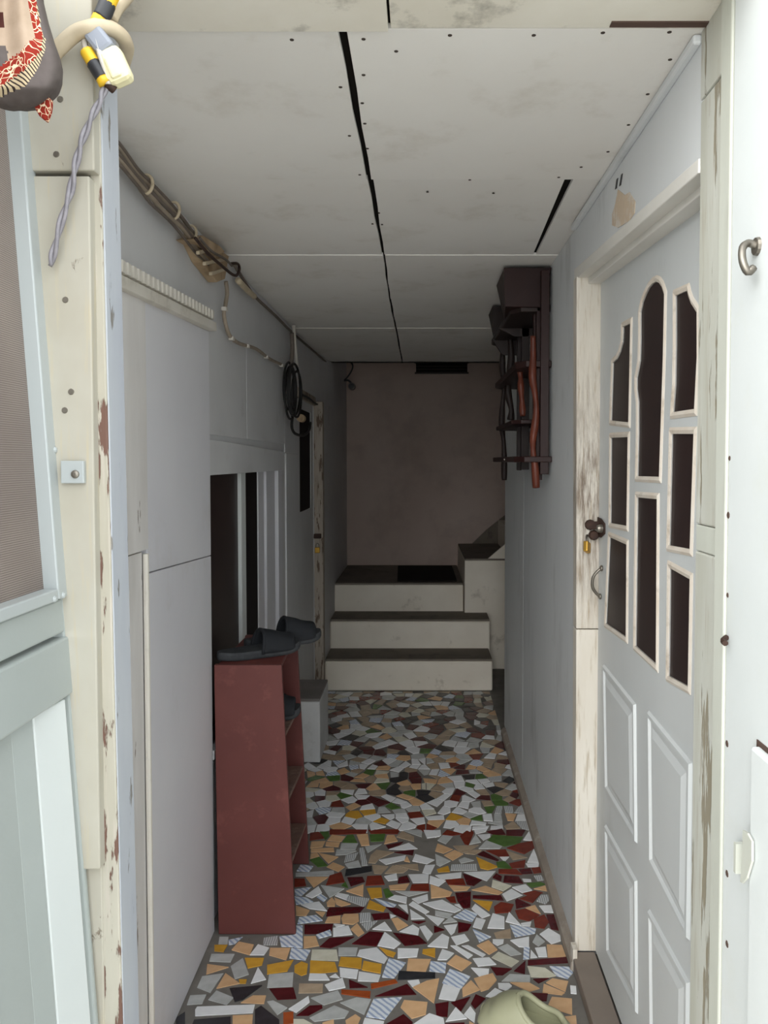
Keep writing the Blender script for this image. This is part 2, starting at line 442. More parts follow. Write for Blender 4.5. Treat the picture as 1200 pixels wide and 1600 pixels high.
# upper wall boards between head moulding and window
for (a, b) in ((2.285, 2.814), (2.819, 3.600)):
    MB().box(XL, XL + .005, a, b, 1.50, 1.835).build('wall_panel', M['wall_l'], wall_left, bevel=.001)
MB().box(XL, XL + .005, 3.605, 3.96, 1.46, 1.86).build('wall_panel', M['wall_l'], wall_left, bevel=.001)
MB().box(XL, XL + .008, 3.62, 3.96, 0.0, 1.455).build('wall_panel', M['wall_l'], wall_left, bevel=.001)
# lintel board over the window
MB().prism([(XL, 2.285, 1.377), (XL, 3.53, 1.377), (XL, 3.53, 1.462), (XL, 2.285, 1.485)], (.014, 0, 0)).build('lintel_board', M['wall_l'], wall_left, bevel=.002)

# head moulding with dentils over the boarded doorway
trim = thing('trim_1', (XP, 1.95, 1.77), 'white dentil head moulding above the boarded left doorway', 'moulding', kind='structure')
def dz_(y): return (y - 1.6) * 0.045
def slant(x0, x1, y0, y1, z0, z1):
    return MB().hexa([(x0,y0,z0+dz_(y0)),(x1,y0,z0+dz_(y0)),(x1,y1,z0+dz_(y1)),(x0,y1,z0+dz_(y1)),(x0,y0,z1+dz_(y0)),(x1,y0,z1+dz_(y0)),(x1,y1,z1+dz_(y1)),(x0,y1,z1+dz_(y1))])
slant(XL, XP + .022, 1.50, 2.278, 1.771, 1.797).build('rail', M['mould'], trim, bevel=.003)
dback = slant(XL, XP + .006, 1.50, 2.278, 1.798, 1.826).build('frieze', M['mould'], trim)
dent = None
for i in range(25):
    y = 1.515 + i * 0.0306
    if dent is None:
        dent = MB().box(XP + .006, XP + .020, y - .0095, y + .0095, 1.799, 1.825).build('dentil', M['mould'], dback, bevel=.002)
        d0 = WPOS[dent.name].copy()
    else:
        copy_part(dent, Vector((d0.x, y, d0.z + dz_(y) - dz_(1.515))), dback)

# window_1: dark two-light window in the left wall
win = thing('window_1', (XL, 2.9, WZ0), 'narrow dark window with white mullions behind the shoe rack', 'window', kind='structure')
MB().box(XL - .11, XL - .10, W0, W1, WZ0, WZ1).build('backing', M['dark_room'], win)
MB().box(XL - .030, XL - .025, W0, 2.79, WZ0 + .02, WZ1 - .005).build('pane', M['glass'], win)
MB().box(XL - .032, XL - .027, 2.83, W1 - .2, WZ0 + .02, WZ1 - .005).build('pane', M['glass_k'], win)
MB().box(XL - .030, XL - .012, 2.79, 2.865, WZ0, WZ1).build('mullion', M['leaf'], win, bevel=.004)
for k, (a, b, d) in enumerate(((3.13, 3.245, -.022), (3.248, 3.435, -.012), (3.442, 3.535, .003))):
    MB().box(XL - .04, XL + d, a, b, WZ0 - .03, WZ1 + .002).build('casing', M['panel_l'], win, bevel=.003)
MB().box(XL - .09, XL + .02, W0 - .02, W1, WZ0 - .03, WZ0).build('sill', M['wall_l'], win, bevel=.003)
MB().box(XL - .09, XL - .02, W0 - .0, W0 + .02, WZ0, WZ1).build('casing', M['wall_l'], win)

# door_3: far door in the left wall
d3 = thing('door_3', (XL, 4.3, 0), 'grey far door with dark glass strip beside the stairs', 'door', kind='structure')
slab = MB()
xo = XL - .033
gp = [onX(470, 622, XL - .01).y, onX(487, 622, XL - .01).y]
g0, g1, gz0, gz1 = 4.09, 4.50, 1.145, 1.70
slab.holed([(xo, D0, 0), (xo, D1, 0), (xo, D1, DZ), (xo, D0, DZ)], [[(xo, g0, gz0), (xo, g1, gz0), (xo, g1, gz1), (xo, g0, gz1)]], (.03, 0, 0))
slab.build('door_leaf', M['wall_l'], d3)
MB().box(xo + .020, xo + .026, g0 - .005, g1 + .005, gz0 - .005, gz1 + .005).build('pane', M['glass_k'], d3)
MB().box(XL - .05, -0.587, 4.62, 4.68, 0.0, 1.775).build('door_post', M['jamb_far'], d3, bevel=.004)
MB().box(XL - .05, XL + .012, D0 - .02, 4.62, DZ - .01, DZ + .04).build('door_head', M['jamb_far'], d3, bevel=.003)
hb = onY(497, 838, 4.618)
MB().box(hb.x - .035, hb.x + .02, 4.600, 4.621, hb.z - .012, hb.z + .016).build('hasp', M['rust'], d3, bevel=.003)

# ---- right wall
wr = MB()
JY = 2.124                                        # far jamb of the right door
wr.box(XR, XR + .12, JY + .04, 4.0, 0, ZC + .03)
wr.box(0.52, 0.62, 1.14, JY + .04, 0, ZC + .03)
wall_right = wr.build('wall_right', M['wall_r'])
S(wall_right, 'blue grey painted right wall of the passage', 'wall')
hp = [(0.435, 1.20, 1.88), (0.435, JY + .055, 1.95), (0.435, JY + .055, ZC), (0.435, 1.20, ZC)]
MB().prism(hp, (.085, 0, 0)).build('wall_panel', M['wall_r'], wall_right, bevel=.002)
yj = onX(820, 700, XR).y
MB().box(XR - .004, XR, JY + .06, yj - .002, 0.03, ZC).build('wall_panel', M['wall_r'], wall_right, bevel=.001)
MB().box(XR - .004, XR, yj + .002, 3.998, 0.03, ZC).build('wall_panel', M['wall_r'], wall_right, bevel=.001)
MB().box(XR - .003, XR - .001, yj - .002, yj + .002, 0.03, 1.9).build('joint_filler', M['mould'], wall_right)
# peeled sticker remnant over the door
pp = [(966,296),(962,318),(957,335),(957,352),(966,356),(984,345),(992,333),(993,315),(984,300),(977,305)]
MB().prism([onX(x, y, 0.4348) for x, y in pp], (-.0010, 0, 0)).build('peeled_patch', M['patch'], wall_right)
for q in ([(961.5,296),(964,280),(966.2,278),(964,294)], [(968,291),(971,273),(973.2,271),(970.5,289)]):
    MB().prism([onX(x, y, 0.4346) for x, y in q], (-.0012, 0, 0)).build('black_mark', M['black'], wall_right)
S(MB().box(0.421, 0.436, 1.209, JY + .05, ZC - .016, ZC - .001).build('trim_2', M['wall_r'], bevel=.004), 'slim cornice strip where right wall meets the ceiling', 'moulding')
bb = MB()
bb.prism([(XR, 0, 0), (0.418, 0, 0), (0.420, 0, .022), (0.432, 0, .034), (XR, 0, .034)], (0, 1, 0))
bb.v = [Vector((p.x, (JY - .03) if p.y < .5 else 3.95, p.z)) for p in bb.v]
S(bb.build('baseboard_right', M['base']), 'worn low wooden baseboard along the right wall', 'baseboard')

# door_1 frame
fr = thing('trim_3', (0.47, 1.7, 0), 'cream worn timber frame around the panelled right door', 'door frame', kind='structure')
zs = onY(917, 983, JY).z
def jambp(z0, z1, a, b):
    pts = [(a, JY, z0), (0.506, JY, z0), (0.500, JY, z1), (b, JY, z1)]
    return MB().prism(pts, (0, .045, 0))
jambp(zs + .0015, 1.925, 0.434, 0.428).build('jamb_board', M['jamb_hand'], fr, bevel=.0015)
jambp(0.035, zs - .0015, 0.437, 0.434).build('jamb_board', M['jamb_r'], fr, bevel=.0015)
h0, h1 = 1.935, 1.895
def headb(x0, x1, za0, za1, zb0, zb1):
    return MB().hexa([(x0,1.2075,za0),(x1,1.2075,za0),(x1,JY+.05,zb0),(x0,JY+.05,zb0),(x0,1.2075,za1),(x1,1.2075,za1),(x1,JY+.05,zb1),(x0,JY+.05,zb1)])
headb(0.431, 0.53, 1.866, 1.889, 1.925, 1.957).build('head_board', M['frame_r'], fr, bevel=.002)
headb(0.460, 0.53, 1.853, 1.868, 1.908, 1.926).build('head_stop', M['frame_r'], fr, bevel=.002)
MB().box(0.425, 0.492, 1.15, JY - .004, 0.0, 0.036).build('threshold', M['thresh'], fr, bevel=.003)
MB().box(0.424, 0.436, JY - .035, JY - .002, 0, .062).build('chip_block', M['jamb_r'], fr)

# door_1 leaf
XD = 0.494
d1 = thing('door_1', (XD, 1.7, 0.04), 'white panelled door with arched dark glass lights on the right', 'door', kind='structure')
panes = {
 'A': [(974,511),(986,505),(983,660),(955,657),(958,567),(964,561),(969,550),(973,535)],
 'B': [(1001,488),(1004,473),(1009,460),(1014,450),(1020,443),(1026,440),(1031,442),(1035,448),(1039,460),(1037,560),(1034,650),(1031,745),(996,744),(997.5,680),(997.5,628),(995,608),(995,590),(998,575),(1000,564),(1001,530)],
 'C': [(1056,462),(1075,454),(1077,463),(1081,474),(1090,488),(1090,560),(1086,639),(1052,644),(1055,600),(1056,540)],
 'D': [(955,684),(982,683),(980,822),(954,817)],
 'E': [(953,839),(980,851),(979,996),(947,974)],
 'F': [(996,777),(1027.5,780),(1026,1039),(993,1009)],
 'G': [(1050,678),(1085,678),(1079,858),(1046,852)],
 'H': [(1047,887),(1079,905),(1076,1073),(1045,1056)],
}
P3 = {k: [onX(x, y, XD) for x, y in v] for k, v in panes.items()}
leaf = MB().holed([(XD, 1.21, .04), (XD, JY - .004, .04), (XD, JY - .004, 1.92), (XD, 1.21, 1.87)], list(P3.values()), (.022, 0, 0))
leaf.build('door_leaf', M['door'], d1)
def loop_frame(loop, w, x0, x1):
    """flat moulding that follows a loop (list of 3-D points at equal X), w wide, outside the loop"""
    c = sum((p for p in loop), Vector()) / len(loop)
    n = len(loop)
    area = sum(loop[i].y * loop[(i + 1) % n].z - loop[(i + 1) % n].y * loop[i].z for i in range(n))
    sgn = 1 if area > 0 else -1
    out = []
    for i in range(n):
        a, b, d = loop[i - 1], loop[i], loop[(i + 1) % n]
        e1 = Vector((0, b.y - a.y, b.z - a.z)).normalized(); e2 = Vector((0, d.y - b.y, d.z - b.z)).normalized()
        n1 = Vector((0, e1.z, -e1.y)) * sgn; n2 = Vector((0, e2.z, -e2.y)) * sgn
        m = (n1 + n2); m = m.normalized() / max(0.5, math.sqrt(max(.2, (1 + n1.dot(n2)) / 2)))
        out.append(b + m * w)
    mb = MB()
    for i in range(n):
        j = (i + 1) % n
        q = [loop[i], loop[j], out[j], out[i]]
        mid = [loop[i].lerp(out[i], .55), loop[j].lerp(out[j], .55)]
        vs = [Vector((x0 + .002, p.y, p.z)) for p in (loop[i], loop[j])] + [Vector((x1, p.y, p.z)) for p in mid] + [Vector((x0, p.y, p.z)) for p in (out[j], out[i])]
        vs = [Vector((x1 + .002, loop[i].y, loop[i].z)), Vector((x1 + .002, loop[j].y, loop[j].z)), Vector((x1, mid[1].y, mid[1].z)), Vector((x1, mid[0].y, mid[0].z)),
              Vector((x1 + .003, out[j].y, out[j].z)), Vector((x1 + .003, out[i].y, out[i].z)),
              Vector((XD + .018, loop[i].y, loop[i].z)), Vector((XD + .018, loop[j].y, loop[j].z)), Vector((XD, out[j].y, out[j].z)), Vector((XD, out[i].y, out[i].z))]
        mb.add(vs, [(0, 1, 2, 3), (3, 2, 4, 5), (0, 6, 7, 1), (5, 4, 8, 9)])
    return mb
for k, lp in P3.items():
    pane = MB().prism([Vector((XD + .0025, p.y, p.z)) for p in lp], (.004, 0, 0)).build('pane', M['glass'], d1)
    loop_frame(lp, .013, XD, XD - .004).build('bead', M['bead'], pane, weld=.0001)
# lower raised panels
def dpanel(corner_px):
    q = [onX(x, y, XD) for x, y in corner_px]
    n = 4
    c = sum(q, Vector()) / 4
    def ins(d, dx): return [Vector((XD + dx, p.y + (d if p.y < c.y else -d), p.z + (d if p.z < c.z else -d))) for p in q]
    rings = [ins(0, 0), ins(.004, -.006), ins(.012, -.006), ins(.018, -.001), ins(.028, -.001), ins(.044, -.006)]
    vs = [p for r in rings for p in r]; fs = []
    for k in range(len(rings) - 1):
        for i in range(4):
            j = (i + 1) % 4
            fs.append((k * 4 + i, k * 4 + j, k * 4 + 4 + j, k * 4 + 4 + i))
    fs.append(tuple(len(vs) - 4 + i for i in range(4)))
    MB().add(vs, fs).build('door_panel', M['door'], d1)
dpanel([(944,1038),(994,1100),(996,1318),(947,1234)])
dpanel([(947,1288),(996,1376),(997,1585),(949,1488)])
dpanel([(1014,1110),(1082,1192),(1078,1470),(1016,1348)])
dpanel([(1015,1420),(1078,1535),(1075,1790),(1017,1650)])
# latch plate, hasp and pull handle
lc = onX(940, 826, XD - .006)
pl = [(931,806),(940,810),(946,818),(946,834),(940,840),(930,838),(926,822)]
lpl = MB().prism([onX(x, y, XD - .001) for x, y in pl], (-.003, 0, 0)).build('latch_plate', M['rust'], d1, bevel=.001)
MB().lathe([(.004, -.016), (.009, -.014), (.011, -.008), (.011, 0)], (XD - .004, lc.y, lc.z), 'X', 12).build('bolt_head', M['steel'], lpl)
hq = [onX(942, 888, XD), onX(940, 932, XD)]
a, b = Vector((XD - .002, hq[0].y, hq[0].z)), Vector((XD - .002, hq[1].y, hq[1].z))
hd = MB().tube([a, a + Vector((-.010, 0, -.006)), a.lerp(b, .28) + Vector((-.022, 0, 0)), a.lerp(b, .5) + Vector((-.025, 0, 0)), a.lerp(b, .72) + Vector((-.022, 0, 0)), b + Vector((-.010, 0, .006)), b], .0042, 8)
hd.lathe([(.008, 0), (.008, -.004), (.004, -.007)], a, 'X', 10); hd.lathe([(.008, 0), (.008, -.004), (.004, -.007)], b, 'X', 10)
hd.build('pull_handle', M['steel'], d1, smooth=True)
hs = MB()
ha = onY(922, 820, JY - .004)
hs.lathe([(.013, -.012), (.015, -.006), (.015, 0)], (ha.x, JY - .001, ha.z), 'Y', 10)
hbp = onY(927, 836, JY - .004)
hs.lathe([(.012, -.020), (.014, -.010), (.014, 0)], (hbp.x, JY - .001, hbp.z), 'Y', 10)
hs.box(ha.x - .008, XD, JY - .014, JY - .006, ha.z - .012, ha.z + .010)
hs.build('hasp', M['rust'], d1, bevel=.002)

# ---- right entrance post (near jamb) and outer leaf
po = thing('trim_4', (0.48, 1.15, 0), 'weathered green grey entrance post beside the right door', 'post', kind='structure')
zb1 = onX(1105, 835, 0.435).z
MB().box(0.433, 0.53, 1.122, 1.207, -.02, zb1 - .03).build('post_board', M['post_r'], po, bevel=.003)
MB().box(0.434, 0.52, 1.120, 1.2075, zb1 - .029, zb1 + .012).build('post_patch', M['post_r2'], po, bevel=.002)
zt = onX(1105, 150, 0.435).z
MB().box(0.433, 0.53, 1.122, 1.207, zb1 + .013, zt).build('post_board', M['post_r'], po, bevel=.003)
MB().box(0.432, 0.53, 1.122, 1.207, zt + .002, ZC).build('post_board', M['post_r'], po, bevel=.003)
MB().box(0.430, 0.52, 1.082, 1.121, -.02, ZC).build('post_strip', M['post_r2'], po, bevel=.003)
d4 = thing('door_4', (0.45, 0.7, 0.0), 'bright white outer door leaf swung open at right edge', 'door', kind='structure')
XO = 0.432
MB().box(XO, XO + .035, 0.30, 1.080, 0.02, ZC - .01).build('door_leaf', M['leaf'], d4, bevel=.004)
lz = onX(1187, 1165, XO); 
MB().box(XO - .012, XO + .001, 0.36, lz.y, 0.2, lz.z).build('door_panel', M['leaf'], d4, bevel=.004)
gpl = MB(); gpl.box(XO - .0015, XO + .001, 0.355, lz.y + .006, 0.19, lz.z + .006)
gpl.build('panel_joint', M['stain'], d4)
tq = [(1164,1297),(1171,1302),(1178,1315),(1178,1345),(1170,1372),(1163,1380),(1160,1378),(1163,1340)]
MB().prism([onX(x, y, XO - .014) for x, y in tq], (-.003, 0, 0)).build('latch_tab', M['post_r2'], d4)
t0 = onX(1164, 1340, XO); MB().box(XO - .014, XO, t0.y - .004, t0.y + .003, t0.z - .02, t0.z + .02).build('latch_stem', M['post_r2'], d4)
hk = onX(1184, 385, XO)
_hk = lambda par: MB().tube([hk, hk + Vector((-.012, 0, .004)), hk + Vector((-.022, -.006, -.004)), hk + Vector((-.024, -.012, -.022)), hk + Vector((-.018, -.014, -.036)), hk + Vector((-.010, -.012, -.030))], .005, 8).build('hook', M['steel'], par, smooth=True)
MB().lathe([(.011, -.004), (.012, 0)], (hk.x, hk.y, hk.z), 'X', 12).build('hook_plate', M['steel'], d4)
_hk(bpy.data.objects['hook_plate'])
rm = MB()
for (px, py, r) in [(1138,805,.004),(1140,716,.003),(1137,930,.003),(1136,1162,.004),(1137,1005,.002),(1136,1365,.004),(1136,1475,.004)]:
    c = onX(px, py, XO); rm.lathe([(r, -.0006), (r * 1.4, 0.0005)], (XO - .0002, c.y, c.z), 'X', 7)
q = rm.build('paint_chips', M['stain'], d4); q['kind'] = 'stuff'
bq = onX(1137, 1000, 0.430)
MB().tube([bq + Vector((0, .004, .003)), bq + Vector((-.008, -.004, 0)), bq + Vector((-.010, -.016, -.001))], .004, 7).build('bent_nail', M['rust'], d4)

# ---- left entrance post
lp = thing('trim_5', (-0.44, 1.05, 0), 'cream entrance post with peeling paint beside the screen door', 'post', kind='structure')
YP = 1.02
def strip(px_t, px_b, y0, y1, name, mat, z0=-.02, z1=ZC, bev=.002, shade=None):
    a0, a1 = onY(px_t[0], 200, y0), onY(px_t[1], 200, y0); b0, b1 = onY(px_b[0], 1400, y0), onY(px_b[1], 1400, y0)
    def X(k, z):
        A, B = (a0, b0) if k == 0 else (a1, b1)
        return B.x + (A.x - B.x) * (z - B.z) / (A.z - B.z)
    vs = []
    for z in (z0, z1):
        vs += [(X(0, z), y0, z), (X(1, z), y0, z), (X(1, z), y1, z), (X(0, z), y1, z)]
    return MB().hexa(vs).build(name, M[mat], lp, bevel=bev)
zk = onY(110, 270, YP - .02).z
ze = onY(140, 1360, YP - .02).z
strip((40, 138), (80, 157), YP - .018, YP + .02, 'post_board', 'cream', ze, zk - .003)
strip((40, 146), (80, 165), YP - .020, YP + .02, 'post_board', 'cream', zk + .003, ZC)
strip((40, 140), (80, 160), YP - .004, YP + .03, 'post_board', 'cream', -.02, ze - .001)
strip((139, 156), (158, 186), YP - .002, YP + .05, 'post_strip', 'cream_peel')
strip((156.5, 160), (187, 189), YP + .001, 1.075, 'post_strip', 'bluewhite')
strip((40, 150), (60, 170), YP + .03, 1.10, 'post_core', 'bluewhite')
for (px, py) in [(94,155),(88,241),(101,468),(110,612),(100,641)]:
    c = onY(px, py, YP - .02)
    MB().lathe([(.0035, -.0012), (.0042, 0.0)], (c.x, YP - (.020 if py < 268 else .018), c.z), 'Y', 10).build('nail_head', M['steel'], lp)

# ---- back wall, stair nook
bw = MB().box(XL - .12, 1.75, YB, YB + .1, 0, 2.9)
wall_back = bw.build('wall_back', M['back'])
S(wall_back, 'dim mauve beige plaster wall behind the stairs', 'wall')
v0, v1 = onY(650, 568, YB), onY(730, 582, YB)
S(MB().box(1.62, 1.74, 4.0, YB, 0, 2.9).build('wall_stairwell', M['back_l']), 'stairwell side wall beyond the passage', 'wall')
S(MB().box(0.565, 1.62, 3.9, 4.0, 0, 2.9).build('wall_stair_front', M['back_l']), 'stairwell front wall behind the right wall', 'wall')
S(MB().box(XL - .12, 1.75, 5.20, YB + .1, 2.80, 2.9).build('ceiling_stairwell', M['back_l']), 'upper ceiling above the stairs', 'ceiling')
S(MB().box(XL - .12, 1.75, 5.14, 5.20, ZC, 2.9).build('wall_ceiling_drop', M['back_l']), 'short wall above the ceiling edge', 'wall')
st = thing('staircase', (0, 5.4, 0), 'short flight of cream plastered steps with dark cement treads', 'stairs', kind='structure')
def step(x0, x1, y0, y1, z0, z1, bevel=.010):
    o = MB().box(x0, x1, y0, y1, z0, z1 - .012).build('riser', M['riser'], st, bevel=bevel)
    MB().box(x0 + .004, x1 - .004, y0 + .006, y1, z1 - .012, z1).build('tread', M['tread'], st)
step(-.590, .445, 4.69, 4.966, 0, .199, .012)
step(-.590, .454, 4.966, 5.242, 0, .388, .012)
step(-.590, .294, 5.242, YB, 0, .582, .008)
MB().box(.300, 1.62, 5.192, YB, 0, .744).build('riser', M['riser'], st, bevel=.006)
MB().box(.303, 1.62, 5.197, YB, .744, .756).build('tread', M['tread'], st)
MB().prism([(.46, 5.20, .756), (1.62, 5.20, .756), (1.62, 5.20, 1.7), (.98, 5.20, 1.2)], (0, .02, 0)).build('cheek', M['riser'], st)
for k in range(4):
    x = .62 + k * .25
    MB().box(x, 1.62, 5.22, YB, .756 + k * .19, .756 + (k + 1) * .19).build('riser', M['riser'], st)
sk = [onY(738, 850, YB - .012), onY(760, 828, YB - .012), onY(790, 804, YB - .012)]
MB().prism([(sk[0].x, YB - .012, .757), (sk[1].x, YB - .012, sk[1].z), (sk[2].x, YB - .012, sk[2].z), (1.3, YB - .012, 1.5), (1.3, YB - .012, .757)], (0, .012, 0)).build('skirting', M['tread'], st)
# white plastered block at the far door
bl = thing('door_step_block', (-.555, 3.73, 0), 'white plastered step block with grey top below the far door', 'step', kind='structure')
MB().box(XL, -.472, 3.566, 3.890, 0, .290).build('body', M['block'], bl, bevel=.006)
MB().box(XL, -.474, 3.568, 3.890, .290, .304).build('top', M['block_top'], bl, bevel=.004)

# ---- door_2: screen door swung out on the left
d2 = thing('door_2', (-0.45, 0.6, 0.05), 'pale green grey screen door with brown mesh swung open on the left', 'door', kind='structure')
def LX(z): return -0.4675 - 0.0627 * (z - 1.21)      # the leaf hangs a little out of plumb
def lbox(y0, y1, z0, z1, d0, d1):
    """box on the leaf: d0..d1 measured from its face towards the passage"""
    vs = []
    for z in (z0, z1):
        vs += [(LX(z) + d0, y0, z), (LX(z) + d1, y0, z), (LX(z) + d1, y1, z), (LX(z) + d0, y1, z)]
    return MB().hexa(vs)
YH = 1.000
def lz_(px, py):
    # point on the leaf face: iterate for its leaning plane
    z = 1.2
    for _ in range(6):
        p = onX(px, py, LX(z)); z = p.z
    return p
rail_t = lz_(112, 985); mesh_b = lz_(85, 932)
lbox(mesh_b.y + .030, YH, .05, 2.05, -.035, 0).build('stile', M['sdoor'], d2, bevel=.003)
lbox(.20, .26, .05, 2.05, -.035, 0).build('stile', M['sdoor'], d2, bevel=.003)
lbox(.26, mesh_b.y + .030, rail_t.z + .002, mesh_b.z - .006, -.035, -.001).build('rail', M['sdoor'], d2, bevel=.003)
lbox(.26, mesh_b.y + .030, 1.99, 2.05, -.035, -.001).build('rail', M['sdoor'], d2, bevel=.003)
# mesh with metal retaining strips
t = NT('brown_screen_mesh')
w1 = t.n('ShaderNodeTexWave', bands_direction='Y'); w1.inputs['Scale'].default_value = 115
w2 = t.n('ShaderNodeTexWave', bands_direction='Z'); w2.inputs['Scale'].default_value = 115
for w in (w1, w2): t.l(t.coords(), w.inputs['Vector'])
mx = t.n('ShaderNodeMath', operation='MAXIMUM'); t.l(w1.outputs['Fac'], mx.inputs[0]); t.l(w2.outputs['Fac'], mx.inputs[1])
mc = t.mix(t.ramp(t.noise(4, 3), .35, .65), lin('93887f'), lin('81766f'))
mc = t.mix(t.ramp(mx.outputs[0], .35, .8), lin('4b423d'), mc)
t.bump(mx.outputs[0], .5, .001); t.fin(mc, .7)
lbox(.26, mesh_b.y + .004, mesh_b.z + .002, 1.99, -.016, -.013).build('screen_mesh', t.m, d2)
rstrip = lbox(mesh_b.y, mesh_b.y + .029, mesh_b.z - .004, 1.99, -.03, .006).build('retaining_strip', M['alu'], d2, bevel=.002)
lbox(.26, mesh_b.y - .001, mesh_b.z - .005, mesh_b.z + .010, -.03, .006).build('retaining_strip', M['alu'], d2, bevel=.002)
for (px, py) in [(68,515),(79,703),(92,930),(78,936)]:
    c = lz_(px, py); MB().lathe([(.002, .003), (.004, .0015), (.0045, 0)], (c.x + .0055, c.y, c.z), 'X', 10).build('screw', M['alu'], rstrip)
# lower half: frame, moulding and sunk panel
pr_t = lz_(103, 1088)
def slopebox(y0, y1, z0, z1, a, b):
    return lbox(y0, y1, z0, z1, a, b)
lbox(.26, mesh_b.y + .030, pr_t.z, rail_t.z - .004, -.035, .003).build('rail', M['sdoor'], d2, bevel=.003)
ym = lz_(108, 1200).y
lbox(.26, ym, .05, pr_t.z, -.030, -.016).build('door_panel', M['sdoor'], d2)
def bevel_strip(y0, y1, da, db, z0, z1, mat):
    vs = []
    for z in (z0, z1):
        vs += [(LX(z) - .03, y0, z), (LX(z) + da, y0, z), (LX(z) + db, y1, z), (LX(z) - .03, y1, z)]
    MB().hexa(vs).build('moulding', M[mat], d2, bevel=.002)
yq = lz_(87, 1400).y; yq2 = lz_(58, 1400).y
bevel_strip(yq2, yq - .001, -.016, -.010, .06, pr_t.z - .004, 'sdoor')
bevel_strip(yq, ym + .003, -.010, .001, .06, pr_t.z - .002, 'bevel_white')
yr, ys_ = lz_(-5, 1400).y, lz_(2, 1400).y
bevel_strip(yr - .02, ys_, -.004, -.012, .10, pr_t.z - .05, 'bevel_white')
hg = [onY(105, 720, 1.0), onY(134, 755, 1.0)]
hinge = MB().box(hg[0].x - .006, hg[1].x, .994, 1.001, hg[1].z, hg[0].z).build('hinge', M['alu'], d2, bevel=.001)
hc = onY(117, 741, .993); MB().lathe([(.002, -.003), (.005, -.002), (.0055, 0)], (hc.x, .994, hc.z), 'Y', 12).build('screw', M['steel'], hinge)

# ================================================================== MOSAIC FLOOR
fl = MB().box(XL - .1, XR + .12, 0.98, 4.72, -.06, -.0022).box(XR + .12, 1.62, 4.0, 4.72, -.06, -.0022).box(XL - .1, 1.62, 4.72, YB, -.06, -.0022)
floor = fl.build('floor', M['grout'])
S(floor, 'crazy paved floor of broken coloured tiles in grey grout', 'floor')
def tilemat(name, c, c2, rough=.22):
    t = NT('tile_' + name)
    col = t.mix(t.ramp(t.noise(30, 4), .35, .7), lin(c), lin(c2))
    oi = t.n('ShaderNodeObjectInfo'); hs = t.n('ShaderNodeHueSaturation'); mr = t.n('ShaderNodeMapRange')
    mr.inputs['To Min'].default_value = .9; mr.inputs['To Max'].default_value = 1.06
    t.l(oi.outputs['Random'], mr.inputs['Value']); t.l(mr.outputs['Result'], hs.inputs['Value']); t.l(col, hs.inputs['Color'])
    return t.fin(hs.outputs['Color'], rough, spec=.5)
TM = {
 'w': tilemat('white', 'ebecee', 'e2e4e6'), 'l': tilemat('grey', 'c3c5c4', 'b3b5b3'), 'c': tilemat('cream', 'd9d6c6', 'cbc8b4'),
 'p': tilemat('peach', 'deb68c', 'd3aa80'), 'y': tilemat('mustard', 'd9a63f', 'c9973a'), 'm': tilemat('maroon', '561a1f', '471519'),
 'r': tilemat('brick', '7f3526', '6d2c21'), 'g': tilemat('green', '56753a', '4a6733'), 'k': tilemat('slate', '35363a', '2b2b2e'),
 't': tilemat('tan', 'b39f88', 'a18f7a'), 'o': tilemat('orange', 'a8532a', '944624'),
 'b': striped('tile_blue_stripe', 'dfe5ec', 'a3b1cb', 620), 's': striped('tile_grey_stripe', 'c9cbcb', '97999b', 900, 'X'),
}
KEYS = list(TM)
